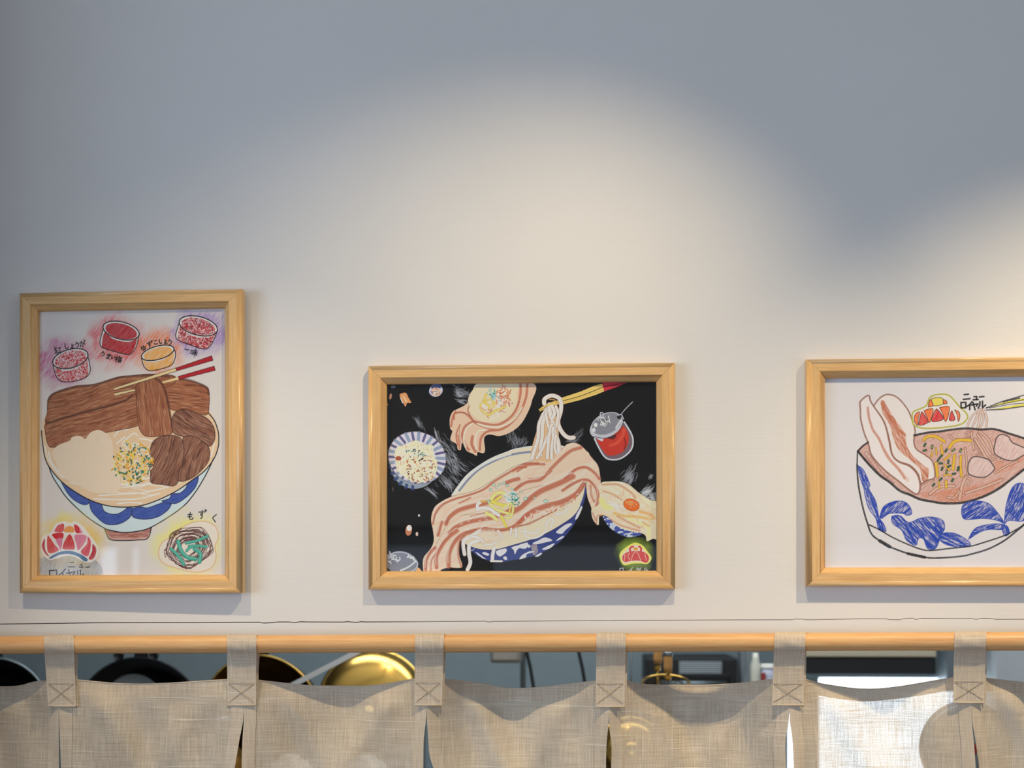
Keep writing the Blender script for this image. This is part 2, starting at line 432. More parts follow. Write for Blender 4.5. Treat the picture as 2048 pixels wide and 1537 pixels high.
            d = np.hypot(X - ax - t * dx, Y - ay - t * dy) - r
            sub = D[j0:j1, i0:i1]; np.minimum(sub, d, out=sub)
        m = np.clip(.5 - D / (2 * soft), 0, 1)
        if rough: m = m * np.clip(1 - rough + 2 * rough * vnoise(w[4] / 2.2, w[5] / 2.2, s.seed + 5), 0, 1)
        s.put(w, m, col, alpha)
    def ell(s, cx, cy, rx, ry, rot=0, n=28):
        t = np.arange(n) * 2 * PI / n; a = math.radians(rot); x = rx * np.cos(t); y = ry * np.sin(t)
        return np.stack([cx + x * math.cos(a) - y * math.sin(a), cy + x * math.sin(a) + y * math.cos(a)], 1)
    def glow(s, cx, cy, rx, ry, col, alpha=.7, ang=60, streaky=.6, across=2.4, hole=0, power=1.5, seed=0):
        q = s.T([(cx, cy)])[0]; k = s.sc(); w = s.win(q[0] - rx * k, q[1] - ry * k, q[0] + rx * k, q[1] + ry * k)
        if w is None: return
        d = np.sqrt(((w[4] - q[0]) / (rx * k)) ** 2 + ((w[5] - q[1]) / (ry * k)) ** 2)
        d = d + (vnoise(w[4] / 40, w[5] / 40, seed + 2) - .5) * .25
        m = np.clip((1 - d) * 2.4, 0, 1) ** power
        if hole: m *= np.clip((d - hole) * 5, 0, 1)
        n = np.clip((s.streak(w, ang, across, 34, seed) - .3) * 2.4, 0, 1); s.put(w, m * (1 - streaky + streaky * n), col, alpha)
    def spec(s, pts, cols, n, l, wd, smooth=True, ang=None, alpha=1):
        w, m = s.mask(pts, smooth)
        if w is None: return
        ys, xs_ = np.nonzero(m > .9)
        if len(ys) == 0: return
        for i in range(n):
            j = s.r.randint(len(ys)); x = xs_[j] + w[0]; y = ys[j] + w[1]
            a = s.r.uniform(0, PI) if ang is None else math.radians(ang + s.r.uniform(-25, 25)); L = l * s.sc() * s.r.uniform(.4, 1)
            b = s.r.uniform(-.5, .5)
            P3 = [(x - L * math.cos(a), y - L * math.sin(a)), (x + L * b * math.sin(a), y - L * b * math.cos(a)), (x + L * math.cos(a), y + L * math.sin(a))]
            s.line(P3, wd * s.sc(), cols[s.r.randint(len(cols))], alpha, T=False)
    def text(s, ch, cx, cy, size, rot, wd, col):
        a = math.radians(rot); ca, sa = math.cos(a), math.sin(a)
        for st in GLYPH[ch]:
            q = [((x - 5) * size / 10, (y - 5) * size / 10) for x, y in st]
            s.line([(cx + x * ca - y * sa, cy + x * sa + y * ca) for x, y in q], wd, col, .95, smooth=len(st) > 3 and ch not in 'ロ味梅')
    def image(s, name):
        im = bpy.data.images.new(name, s.W, s.H); px = np.ones((s.H, s.W, 4), np.float32)
        px[..., :3] = l2s(s.a)[::-1]; im.pixels.foreach_set(px.ravel()); im.update(); im.pack(); return im
GLYPH = {
 'し': [[(3, 0), (3, 7), (4, 9), (6, 9.5), (8, 7)]], 'ょ': [[(5, 1), (5, 7)], [(5, 4), (8, 3.5)], [(5, 7), (3, 8), (4, 9.5), (6, 8), (9, 9.5)]],
 'う': [[(4, 1), (6, 2)], [(2, 4.5), (6, 3.5), (8, 5), (7, 8), (4, 10)]],
 'が': [[(1, 3), (6, 3), (6, 6), (5, 9), (4, 8.5)], [(4, .5), (3, 5), (1.5, 9)], [(7.5, 3), (9, 6)], [(8, 0), (8.7, 1.5)], [(9.2, 0), (9.9, 1.2)]],
 '紅': [[(2, 0), (1, 2.5), (3, 2.5)], [(3.5, 1.5), (1, 5), (4, 4.7)], [(2.5, 5), (2.5, 10)], [(1, 7), (.5, 8.5)], [(4, 7), (4.4, 8)], [(5.5, 2.5), (9.5, 2.3)], [(7.5, 2.5), (7.5, 8.5)], [(5, 8.7), (10, 8.5)]],
 'ま': [[(2, 2.5), (8, 2.2)], [(2.5, 4.5), (7.7, 4.3)], [(5, .5), (5, 7.5), (3, 9.5), (2, 8), (4, 7.3), (8, 9.3)]],
 'い': [[(2, 2), (2.2, 7), (3.5, 8.5), (4.3, 6.5)], [(7.5, 3), (8.3, 6)]],
 '梅': [[(.5, 3.5), (4, 3.3)], [(2.3, .5), (2.3, 10)], [(2.3, 3.8), (.5, 7)], [(2.6, 4.5), (3.8, 6)], [(6, 0), (4.8, 2.5)], [(5.5, 1.8), (9.8, 1.6)], [(5.8, 3.5), (5.2, 8.7), (9, 8.6), (9.3, 3.4), (5.8, 3.5)], [(4.3, 6.2), (10, 6)], [(7.5, 3.5), (7.2, 8.6)]],
 'ゆ': [[(2, 2), (1.8, 7.5), (3.5, 4), (6, 2.8), (8.5, 4.5), (7.5, 7.5), (4.5, 7)], [(5.5, 1), (6, 5), (4.5, 9.7)]],
 'ず': [[(1, 2.5), (8.5, 2.2)], [(5, .5), (5.2, 5.5), (3.5, 6), (3.8, 4), (5.2, 4.6), (5, 7.8), (3.5, 9.7)], [(8, 0), (8.7, 1.2)], [(9.2, -.3), (9.9, 1)]],
 'こ': [[(2.5, 2), (7.5, 2)], [(2, 7), (3.5, 8.8), (8, 8.5)]], '一': [[(1, 5), (9, 4.8)]],
 '味': [[(.8, 3), (1, 7.5), (3.5, 7.3), (3.6, 2.8), (.8, 3)], [(5, 3), (9, 2.8)], [(4.3, 5.2), (9.8, 5)], [(7, .5), (7, 10)], [(6.9, 5.3), (4.3, 8.5)], [(7.1, 5.3), (9.8, 8.5)]],
 'も': [[(5, .5), (4, 6.5), (5, 9), (7.5, 9), (8.3, 7)], [(2, 3.2), (7, 3)], [(1.8, 5.8), (6.5, 5.6)]], 'く': [[(7, .5), (3, 5), (7.3, 9.7)]],
 'ニ': [[(2.5, 2.5), (7.5, 2.3)], [(1, 8), (9, 7.8)]], 'ュ': [[(3, 4), (7, 3.8), (6.5, 8.3)], [(1.5, 8.5), (9, 8.3)]], 'ー': [[(1, 5), (9, 4.8)]],
 'ロ': [[(1.5, 1.5), (1.8, 9), (8, 8.8), (8.3, 1.3), (1.5, 1.5)]], 'イ': [[(8, .5), (5, 4), (1, 6.5)], [(5.3, 4), (5.3, 9.8)]],
 'ヤ': [[(1, 4), (9, 2.8), (7, 5.5)], [(3, 1), (5.5, 9.8)]], 'ル': [[(3, 1.5), (2.8, 6), (.8, 9.3)], [(6, 1), (6, 8.7), (9.7, 5.5)]]}
BLK = (28, 24, 26)

def paint_left(A):
    c1 = lambda: A.c(60, 600, 4.995); c2 = lambda: A.c(60, 880, 4.995)
    c1()
    A.glow(330, 620, 360, 330, (186, 92, 138), 1, 55, .7, seed=1)
    A.glow(860, 420, 380, 340, (206, 80, 88), 1, 55, .72, seed=2)
    A.glow(1290, 520, 320, 280, (228, 112, 60), 1, 55, .7, seed=3)
    A.glow(1720, 330, 380, 300, (146, 108, 176), .95, 55, .7, seed=4)
    def cup(el, body, kind):
        A.poly(body + list(reversed([])), (214, 204, 200)); A.poly(el, (216, 207, 203))
        b = np.array(body, float); cb = b.mean(0); e = np.asarray(el, float); ce = e.mean(0)
        bi = cb + (b - cb) * .90 + np.array([0, 14]); ei = ce + (e - ce) * .87 + np.array([0, 6])
        return ei, bi
    cups = [
     ((408, 590, 182, 92, -15), [(232, 640), (250, 720), (285, 795), (350, 822), (460, 812), (560, 780), (605, 720), (600, 640), (582, 550), (520, 640), (420, 690), (300, 690)], 'r'),
     ((918, 312, 186, 86, 14), [(740, 295), (705, 430), (730, 480), (850, 520), (970, 550), (1020, 540), (1070, 470), (1097, 350), (1040, 400), (950, 405), (820, 370)], 'd'),
     ((1285, 535, 168, 66, -15), [(1122, 590), (1145, 665), (1180, 705), (1240, 712), (1400, 670), (1452, 610), (1462, 540), (1447, 490), (1380, 565), (1260, 612), (1170, 610)], 'o'),
     ((1692, 268, 196, 92, 14), [(1502, 230), (1465, 370), (1500, 415), (1620, 460), (1740, 498), (1800, 480), (1850, 400), (1884, 305), (1820, 360), (1720, 372), (1580, 330)], 's')]
    for e, b, k in cups:
        el = A.ell(*e); ei, bi = cup(el, b, k)
        if k == 'd':
            for q in (bi, ei): A.hatch(q, (172, 24, 32), 50, amin=.9)
        elif k == 'o':
            for q in (bi, ei): A.hatch(q, (222, 150, 46), 50, amin=.6)
        else:
            for q in (bi, ei):
                A.poly(q, (186, 48, 58), .72); A.spec(q, [(176, 22, 34), (190, 40, 50)], 220, 12, 6)
                A.spec(q, [(224, 200, 200)], 190 if k == 'r' else 130, 9, 4.5)
                if k == 's': A.spec(q, [(92, 22, 34)], 110, 6, 5)
        A.line(list(el) + [el[0]], 11, BLK)
        bb = {'r': [(232, 640), (250, 720), (285, 795), (350, 822), (460, 812), (560, 780), (605, 720), (600, 640), (580, 550)],
              'd': [(740, 290), (722, 350), (705, 430), (730, 480), (850, 520), (970, 550), (1020, 540), (1070, 470), (1097, 350)],
              'o': [(1122, 590), (1145, 665), (1180, 705), (1240, 712), (1400, 670), (1452, 610), (1462, 540), (1447, 492)],
              's': [(1502, 235), (1480, 300), (1465, 370), (1500, 415), (1620, 460), (1740, 498), (1800, 480), (1850, 400), (1884, 310)]}[k]
        A.line(bb, 9, BLK)
    for ch, x, y, z, r in [('紅', 283, 505, 74, -14), ('し', 368, 466, 58, -8), ('ょ', 425, 466, 56, -8), ('う', 474, 448, 58, -8), ('が', 528, 444, 66, -8),
        ('う', 735, 540, 52, 14), ('ま', 792, 568, 58, 14), ('い', 838, 578, 54, 14), ('梅', 890, 598, 70, 14),
        ('ゆ', 1142, 488, 62, -12), ('ず', 1205, 450, 62, -12), ('こ', 1264, 430, 50, -8), ('し', 1312, 424, 46, -8), ('ょ', 1360, 422, 50, -8), ('う', 1406, 424, 56, -8),
        ('一', 1578, 505, 54, 12), ('味', 1648, 530, 72, 12)]:
        A.text(ch, x, y, z, r, 10.5, BLK)
    # bowl soup
    c2()
    rim = [(118, -90), (125, 0), (150, 170), (200, 280), (320, 420), (470, 530), (620, 610), (780, 660), (940, 675), (1120, 660), (1300, 600), (1480, 510), (1640, 400), (1760, 310), (1850, 190), (1890, 80), (1897, 0), (1890, -80), (1855, -190), (1780, -280)]
    outer = [(190, 265), (230, 370), (300, 480), (380, 590), (560, 760), (740, 880), (830, 910), (950, 928), (1090, 915), (1210, 880), (1400, 770), (1560, 650), (1680, 500), (1780, 330), (1845, 190)]
    A.poly([(750, 890), (805, 995), (900, 1008), (1080, 1003), (1185, 985), (1222, 875)], (196, 150, 138), 1, False)
    A.hatch([(750, 890), (805, 980), (900, 985), (1080, 985), (1185, 970), (1222, 875)], (150, 84, 72), 5, amin=.3, smooth=False)
    A.line([(750, 890), (775, 950), (805, 995), (900, 1008), (1080, 1003), (1185, 985), (1222, 875)], 11, BLK)
    A.poly(outer + [(1700, 300), (900, 600), (300, 300)], (192, 204, 208))
    for b in ([(318, 425), (420, 500), (520, 565), (590, 600), (595, 630), (565, 650), (510, 640), (430, 590), (370, 520)],
              [(600, 600), (710, 640), (745, 710), (800, 740), (870, 745), (930, 720), (985, 680), (1025, 680), (1028, 720), (1010, 770), (940, 825), (850, 850), (760, 840), (680, 780), (615, 700)],
              [(1030, 690), (1110, 672), (1180, 682), (1280, 650), (1370, 620), (1415, 620), (1420, 650), (1380, 710), (1290, 770), (1180, 795), (1090, 790), (1030, 765)],
              [(1325, 612), (1400, 590), (1430, 545), (1510, 535), (1570, 480), (1590, 430), (1680, 370), (1690, 400), (1660, 480), (1590, 560), (1500, 625), (1440, 640), (1350, 625)]):
        A.poly(b, (78, 96, 160)); A.hatch(b, (46, 68, 148), 20, amin=.4); A.line(b + [b[0]], 8, (36, 44, 84))
    A.poly(rim + [(1500, -300), (300, -300)], (214, 182, 148))
    for i in range(26):
        t = i / 26; x = 420 + 1150 * A.r.rand(); y = 440 + A.r.rand() * 180 - abs(x - 950) * .35
        A.line([(x - 140, y - 14), (x - 60, y + 16 * A.r.uniform(-1, 1)), (x + 40, y + 12), (x + 140, y - 12 + A.r.uniform(-20, 20))], A.r.uniform(8, 15), (236, 224, 208), .9, taper=True)
    for p in ([(930, 480), (1100, 455), (1300, 430)], [(700, 560), (900, 545), (1150, 530), (1400, 470)], [(640, 590), (860, 600), (1100, 590), (1300, 540)], [(880, 640), (1000, 630), (1130, 635)],
              [(150, 60), (175, 170), (235, 280), (330, 380)], [(190, 120), (215, 220), (290, 320)], [(1850, 40), (1820, 160), (1740, 260)]):
        A.line(p, 12, (238, 226, 210), .95)
    A.line(rim[:18] + [(1850, -190), (1780, -275)], 11, BLK); A.line(outer, 11, BLK)
    c1()
    for p in ([(850, 1370), (900, 1310), (990, 1300)], [(930, 1430), (1040, 1340), (1080, 1360)], [(870, 1440), (960, 1370)], [(1100, 1390), (1180, 1400), (1240, 1420)]): A.line(p, 12, (238, 226, 210))
    # meat
    mb, md, ml = (150, 90, 60), (112, 58, 36), (188, 138, 102)
    E = (84, 42, 28)
    A.meat([(1320, 790), (1460, 790), (1600, 812), (1760, 870), (1798, 925), (1800, 1060), (1770, 1155), (1600, 1110), (1420, 1100), (1360, 950)], mb, md, ml, -6, 3, edge=E)
    A.meat([(180, 1010), (235, 940), (450, 868), (650, 848), (880, 780), (1000, 766), (1200, 750), (1450, 768), (1420, 860), (1100, 950), (1060, 1150), (600, 1200), (190, 1250), (176, 1120)], mb, md, ml, 14, 4, edge=E, wob=6)
    A.line([(185, 1010), (240, 940), (450, 872), (650, 852), (880, 784), (1000, 770), (1220, 755), (1400, 772)], 26, (80, 40, 26), .7, rough=.4)
    A.line([(1480, 790), (1620, 815), (1770, 880), (1795, 950)], 26, (80, 40, 26), .7, rough=.4)
    A.meat([(150, 1290), (170, 1235), (350, 1182), (560, 1122), (800, 1062), (960, 1008), (1060, 945), (1100, 1100), (1095, 1240), (1020, 1280), (760, 1330), (640, 1350), (560, 1385), (430, 1425), (240, 1475), (180, 1440)], mb, md, ml, 14, 8, edge=E, wob=6)
    A.line([(165, 1240), (350, 1182), (560, 1122), (800, 1062), (960, 1008), (1030, 960)], 22, (76, 38, 26), .8, rough=.4)
    # chopstick behind the hanging slice
    W2 = (226, 190, 140); RD = (166, 26, 34)
    A.poly([(845, 937), (1055, 893), (1060, 912), (855, 964)], W2, 1, False); A.line([(845, 937), (1055, 893)], 6, BLK, .9, False); A.line([(855, 964), (1060, 914)], 6, BLK, .9, False)
    A.poly([(1320, 825), (1490, 775), (1500, 802), (1330, 840)], W2, 1, False)
    A.poly([(1490, 772), (1850, 670), (1862, 712), (1500, 802)], RD, 1, False); A.line([(1490, 772), (1850, 670), (1862, 712), (1500, 802), (1490, 772)], 7, (60, 14, 18), .9, False)
    A.meat([(1062, 870), (1110, 830), (1200, 795), (1270, 792), (1330, 840), (1370, 950), (1400, 1100), (1430, 1270), (1425, 1340), (1340, 1362), (1180, 1370), (1110, 1310), (1085, 1200), (1072, 1000)], mb, md, ml, 96, 12, edge=E)
    A.line([(1270, 800), (1330, 850), (1372, 960), (1400, 1100), (1428, 1270)], 24, (80, 40, 26), .75, rough=.4)
    A.poly([(842, 885), (1465, 686), (1474, 718), (850, 908)], W2, 1, False); A.line([(842, 885), (1465, 686)], 6, BLK, .9, False); A.line([(850, 908), (1474, 718)], 6, BLK, .9, False)
    A.poly([(1466, 688), (1825, 567), (1838, 612), (1475, 716)], RD, 1, False); A.line([(1466, 688), (1825, 567), (1838, 612), (1475, 716), (1466, 688)], 7, (60, 14, 18), .9, False)
    # lumps
    lb, ld, ll = (128, 82, 62), (82, 44, 32), (170, 128, 104)
    A.meat([(1430, 1180), (1470, 1120), (1540, 1100), (1680, 1140), (1790, 1200), (1850, 1290), (1855, 1400), (1800, 1470), (1700, 1425), (1540, 1372), (1450, 1340), (1425, 1260)], lb, ld, ll, -35, 20, edge=(60, 32, 26), wob=14)
    c2()
    A.meat([(1540, -20), (1650, -30), (1780, 60), (1808, 150), (1780, 240), (1690, 340), (1600, 400), (1500, 415), (1480, 330), (1530, 180)], lb, ld, ll, 70, 22, edge=(60, 32, 26), wob=10)
    A.meat([(1212, 90), (1240, 20), (1310, -25), (1420, -40), (1510, -15), (1545, 60), (1538, 220), (1492, 330), (1490, 420), (1440, 465), (1330, 450), (1220, 430), (1212, 330), (1190, 240)], lb, ld, ll, 70, 25, edge=(60, 32, 26), wob=10)
    # egg white cloud
    A.poly([(230, 120), (280, 60), (400, 10), (420, -20), (470, -38), (520, -30), (556, -6), (600, -60), (650, -90), (710, -92), (780, -50), (825, 20), (838, 100), (830, 210), (862, 300), (905, 400), (905, 480), (850, 522), (700, 535), (600, 512), (480, 450), (360, 390), (300, 330), (268, 240), (232, 180)], (224, 198, 174))
    A.hatch([(230, 120), (400, 10), (520, -30), (700, -80), (825, 20), (862, 300), (900, 480), (700, 530), (400, 400), (268, 240)], (216, 184, 160), 80, amin=0, amax=.35)
    # garnish
    g = A.ell(1030, 235, 205, 215)
    A.spec(g, [(226, 210, 188)], 110, 20, 9); A.spec(g, [(214, 160, 52), (222, 190, 70), (206, 146, 46)], 100, 26, 13)
    A.spec(g, [(34, 104, 92), (48, 128, 112), (30, 84, 84)], 80, 10, 13); A.spec(g, [(216, 200, 96), (235, 228, 215)], 60, 9, 8)
    # crown
    A.glow(400, 1010, 430, 350, (222, 204, 96), .85, 80, .35, hole=.2, seed=11); A.glow(420, 1050, 400, 330, (224, 164, 96), .7, 60, .5, hole=.3, seed=12)
    A.hatch([(80, 1200), (300, 1160), (650, 1200), (690, 1370), (80, 1370)], (132, 140, 148), 60, amin=.35, amax=.7)
    A.poly([(110, 1080), (130, 970), (210, 920), (260, 840), (340, 815), (400, 830), (470, 820), (540, 870), (600, 950), (660, 1030), (690, 1120), (640, 1210), (560, 1225), (400, 1160), (210, 1200), (140, 1150)], (218, 208, 200))
    R1, R2, PK = (196, 40, 46), (170, 30, 48), (206, 116, 144)
    for p, col in (([(250, 918), (265, 880), (290, 852), (342, 843), (332, 920)], R1), ([(345, 920), (360, 876), (400, 862), (440, 880), (442, 925)], (228, 140, 44)), ([(445, 850), (490, 868), (515, 925), (465, 930)], R1), ([(500, 880), (530, 930), (505, 932)], PK),
        ([(122, 1060), (140, 1000), (152, 992), (152, 1090), (192, 1165), (145, 1125)], R2), ([(178, 965), (190, 962), (250, 1050), (292, 1105), (195, 1132), (172, 1050)], (200, 62, 62)),
        ([(225, 945), (332, 933), (326, 1000), (270, 1000)], R1), ([(262, 1000), (326, 985), (312, 1100), (290, 1060)], PK), ([(400, 945), (436, 1000), (450, 1090), (390, 1098), (330, 1086), (352, 1010)], R1),
        ([(452, 955), (560, 955), (562, 1010), (490, 1105), (470, 1050)], PK), ([(582, 970), (612, 1010), (610, 1080), (582, 1165), (512, 1120), (575, 1040)], (200, 66, 84)), ([(632, 1045), (666, 1085), (664, 1140), (632, 1195), (592, 1190), (625, 1120)], R2)):
        A.poly(p, col)
        if len(p) > 4: A.hatch(p, (236, 150, 140), 60, amin=0, amax=.3)
    A.poly([(195, 1180), (290, 1125), (400, 1110), (500, 1140), (578, 1190), (572, 1217), (540, 1210), (480, 1165), (390, 1142), (300, 1150), (215, 1188)], (72, 104, 138))
    A.text('ニ', 420, 1248, 78, 2, 10, BLK); A.text('ュ', 515, 1256, 52, 4, 10, BLK); A.text('ー', 582, 1274, 54, -4, 10, BLK)
    for ch, x, y, z in (('ロ', 236, 1345, 108), ('イ', 328, 1338, 100), ('ヤ', 412, 1345, 110), ('ル', 500, 1338, 88)): A.text(ch, x, y, z, -2, 12, BLK)
    # seaweed bundle
    A.glow(1590, 1060, 440, 400, (222, 208, 96), .9, 75, .4, hole=.3, seed=14)
    cl = [(1300, 1080), (1350, 1010), (1470, 965), (1530, 880), (1650, 825), (1780, 822), (1870, 880), (1892, 980), (1860, 1060), (1868, 1180), (1820, 1280), (1680, 1325), (1500, 1290), (1350, 1240), (1295, 1160)]
    A.poly(cl, (216, 202, 190)); A.line(cl + [cl[0]], 12, (206, 160, 110), .7)
    for i in range(46):
        ph = A.r.uniform(0, 6.28); rr = A.r.uniform(.35, 1.0); q = []
        for k in range(9):
            t = ph + k * A.r.uniform(.22, .42); f = rr * (1 + .06 * math.sin(5 * t))
            q.append((1595 + 238 * f * math.cos(t) + A.r.uniform(-6, 6), 1072 + 205 * f * math.sin(t) - 20 * math.cos(t)))
        A.line(q, 6.5, (84, 34, 34), .9)
    TE = (64, 150, 132)
    for q, wd in (([(1490, 1020), (1520, 1110), (1580, 1175), (1665, 1195)], 38), ([(1570, 1035), (1680, 1010), (1785, 965)], 26), ([(1600, 1065), (1690, 1062), (1770, 1072)], 26), ([(1420, 1095), (1490, 1160), (1545, 1245)], 30), ([(1655, 1095), (1712, 1140), (1704, 1222)], 36), ([(1575, 1112), (1600, 1085), (1640, 1068)], 24)):
        A.line(q, wd + 6, (44, 104, 96), .8); A.line(q, wd, TE); A.line([(x, y - wd * .2) for x, y in q], wd * .3, (110, 184, 164), .8)
    A.text('も', 1612, 765, 80, 0, 11, BLK); A.text('ず', 1730, 748, 88, 0, 11, BLK); A.text('く', 1850, 785, 80, 8, 11, BLK)

def paint_mid(A):
    K = 6.827
    c3 = lambda: A.c(750, 745, K); c4 = lambda: A.c(1030, 745, K); c5 = lambda: A.c(750, 945, K); c6 = lambda: A.c(1030, 945, K)
    CR, PI_, ST = (244, 222, 188), (238, 192, 152), (196, 104, 72)
    def steam(pts, n, spread, col=(176, 172, 170), a=.4):
        q = catmull(np.array(pts, float), False, 30)
        for i in range(n):
            j = A.r.randint(0, max(1, len(q) - 5)); k = A.r.randint(3, 6); off = A.r.normal(0, spread, 2)
            A.line(q[j:j + k] + off + A.r.normal(0, 6, (len(q[j:j + k]), 2)), A.r.uniform(2, 9), col, A.r.uniform(.15, a * 1.7), soft=1.5, taper=True)
    c3()
    steam([(850, 880), (950, 1000), (1060, 1130), (1150, 1250), (1300, 1330)], 90, 45); steam([(1000, 1150), (1080, 1300), (1200, 1400)], 60, 50)
    steam([(830, 800), (850, 900)], 14, 12); steam([(560, 620), (640, 760), (670, 820)], 24, 20, a=.25); steam([(1120, 250), (1200, 300), (1300, 240)], 50, 35); steam([(1150, 380), (1220, 400)], 24, 25)
    steam([(1850, 830), (1900, 950), (1850, 1050)], 46, 50, a=.3); steam([(1990, 1000), (2050, 900), (2030, 850)], 20, 30, a=.25)
    steam([(700, 1580), (830, 1680), (860, 1760)], 24, 14); steam([(960, 1450), (1050, 1560), (1050, 1640)], 60, 50, a=.35)
    c4(); steam([(720, 950), (860, 880), (930, 760)], 30, 26, a=.3); steam([(1500, 1480), (1570, 1380), (1640, 1250)], 50, 35); steam([(1830, 1450), (1850, 1400)], 10, 10)
    c6(); steam([(1560, 150), (1600, 60), (1570, 0)], 30, 30); steam([(1740, 290), (1800, 260), (1860, 200)], 40, 30, (210, 205, 200), .6); steam([(1900, 400), (1880, 320), (1820, 330)], 40, 30, (200, 195, 190), .5)
    # small things
    c3()
    A.poly(A.ell(832, 248, 94, 84, -20), (206, 198, 206)); A.poly(A.ell(835, 200, 70, 35, -10), (84, 88, 130)); A.poly(A.ell(835, 265, 70, 62), (226, 192, 158))
    A.spec(A.ell(835, 262, 74, 62), [(214, 130, 90), (240, 226, 205), (190, 96, 66)], 50, 12, 8); A.spec(A.ell(832, 270, 94, 70), [(84, 88, 130)], 8, 14, 8)
    A.poly([(340, 300), (420, 280), (460, 350), (495, 415), (440, 420), (415, 470), (380, 400), (350, 350)], (226, 152, 92)); A.line([(350, 350), (380, 420)], 12, (235, 225, 215)); A.line([(390, 330), (430, 400)], 22, (236, 190, 140))
    A.poly(A.ell(213, 330, 16, 42, 10), (196, 140, 108)); A.poly(A.ell(250, 200, 34, 20), (110, 112, 122)); A.poly(A.ell(155, 445, 26, 16, -20), (214, 140, 92)); A.poly(A.ell(145, 510, 14, 30, 20), (150, 140, 130))
    # striped rice bowl
    cx, cy = 575, 1165
    A.poly(A.ell(540, 1260, 330, 330, 20), (150, 156, 160)); 
    for k in range(9):
        a = math.radians(95 + k * 16); A.line([(540 + 300 * math.cos(a), 1262 + 300 * math.sin(a)), (540 + 332 * math.cos(a), 1262 + 330 * math.sin(a))], 46, (60, 70, 112), .9, False)
    A.poly(A.ell(cx, cy, 402, 352, 20), (224, 208, 212))
    for k in range(26):
        a = 2 * PI * k / 26 + .12; col = (62, 62, 112) if k % 2 else (138, 152, 168)
        r = math.radians(20); f = lambda q: (cx + q * 392 * math.cos(a) * math.cos(r) - q * 342 * math.sin(a) * math.sin(r), cy + q * 392 * math.cos(a) * math.sin(r) + q * 342 * math.sin(a) * math.cos(r))
        A.line([f(.99), f(.7)], 34 if k % 2 else 44, col, .88, False)
    e = A.ell(cx, cy, 400, 350, 20); A.line(list(e) + [e[0]], 7, (70, 40, 44), .8)
    rice = [(300, 1020), (420, 990), (560, 930), (680, 990), (790, 1000), (800, 1130), (850, 1220), (840, 1340), (800, 1440), (700, 1490), (560, 1500), (420, 1440), (300, 1330), (280, 1200), (270, 1110)]
    A.poly(rice, (244, 222, 176))
    A.spec(rice, [(252, 240, 208)], 160, 16, 12); A.spec(rice, [(222, 148, 96), (236, 196, 140)], 120, 15, 7)
    A.spec([(420, 1200), (700, 1180), (830, 1300), (760, 1480), (540, 1500), (400, 1330)], [(186, 88, 52), (140, 66, 44)], 60, 16, 11)
    A.spec(A.ell(560, 1110, 180, 60), [(64, 128, 134), (58, 92, 112), (48, 40, 48)], 24, 14, 10); A.line([(600, 1210), (650, 1170)], 14, (46, 40, 40))
    A.poly(A.ell(320, 1175, 42, 30), (176, 84, 56))
    # upper bowl with pork
    pork = [(1400, 195), (1330, 290), (1250, 430), (1130, 500), (1060, 540), (1020, 640), (1028, 770), (1055, 805), (1030, 920), (1110, 980), (1130, 1050), (1170, 1060), (1190, 960), (1250, 1070), (1330, 1110), (1390, 1140), (1400, 1090), (1480, 1105), (1502, 1050), (1490, 900), (1560, 850), (1700, 870), (1850, 820), (1970, 730), (2060, 600), (2140, 400), (2150, 150), (1450, 150)]
    A.poly(pork, (240, 194, 156))
    A.poly(A.ell(1610, 400, 345, 285, -8), (240, 208, 164)); A.poly([(1280, 400), (1330, 280), (1420, 150), (1930, 150), (1900, 350), (1800, 600), (1600, 680), (1420, 650), (1300, 540)], (242, 212, 168))
    for q, wd in (([(2080, 150), (2060, 350), (1980, 540), (1860, 690), (1720, 780), (1560, 800), (1480, 850), (1440, 930), (1430, 1060)], 34), ([(1985, 150), (1985, 300), (1930, 500), (1820, 640), (1660, 720), (1480, 700), (1340, 670)], 34),
                  ([(1320, 680), (1230, 740), (1190, 860), (1230, 980), (1280, 1060)], 34), ([(1330, 880), (1320, 980), (1370, 1080)], 40), ([(1080, 640), (1090, 560), (1200, 550), (1280, 600), (1340, 670)], 26), ([(1040, 740), (1060, 620), (1100, 540)], 28), ([(1130, 1000), (1110, 850), (1160, 720)], 22), ([(1350, 690), (1500, 760), (1650, 780)], 12),
                  ([(1150, 1040), (1150, 960), (1130, 860)], 20), ([(1290, 460), (1270, 540), (1330, 640)], 14)):
        A.line(q, wd, ST, .85, rough=.2)
    for q in ([(1280, 420), (1270, 520), (1340, 650), (1390, 690)], [(1120, 560), (1200, 545), (1290, 590)], [(1170, 960), (1150, 820), (1160, 760)]): A.line(q, 5, (96, 52, 40), .8)
    for q in ([(1400, 700), (1560, 740), (1750, 730), (1900, 640), (2010, 480)], [(1240, 1020), (1210, 900), (1250, 760), (1330, 700)], [(1380, 1050), (1370, 900), (1420, 800), (1520, 790)]): A.line(q, 20, (250, 222, 190), .85)
    A.spec(A.ell(1760, 350, 110, 150), [(206, 110, 76), (246, 236, 220), (224, 140, 96)], 60, 34, 14)
    A.spec(A.ell(1600, 500, 180, 140), [(246, 238, 224), (214, 140, 96)], 34, 34, 12)
    for q, wd in (([(1490, 380), (1520, 300)], 34), ([(1470, 400), (1560, 460), (1560, 490)], 30), ([(1500, 400), (1590, 370), (1640, 430)], 24), ([(1570, 570), (1680, 510), (1780, 470)], 28), ([(1440, 430), (1450, 530), (1570, 590)], 22), ([(1600, 380), (1620, 470)], 22)):
        A.line(q, wd + 6, (170, 120, 60), .5); A.line(q, wd, (244, 204, 104))
    A.spec(A.ell(1600, 290, 75, 60, 30), [(60, 150, 122), (120, 190, 170), (80, 160, 90), (150, 200, 200)], 40, 12, 10); A.spec(A.ell(1650, 350, 60, 60), [(220, 225, 220), (130, 180, 190)], 20, 12, 10)
    # main bowl
    c5()
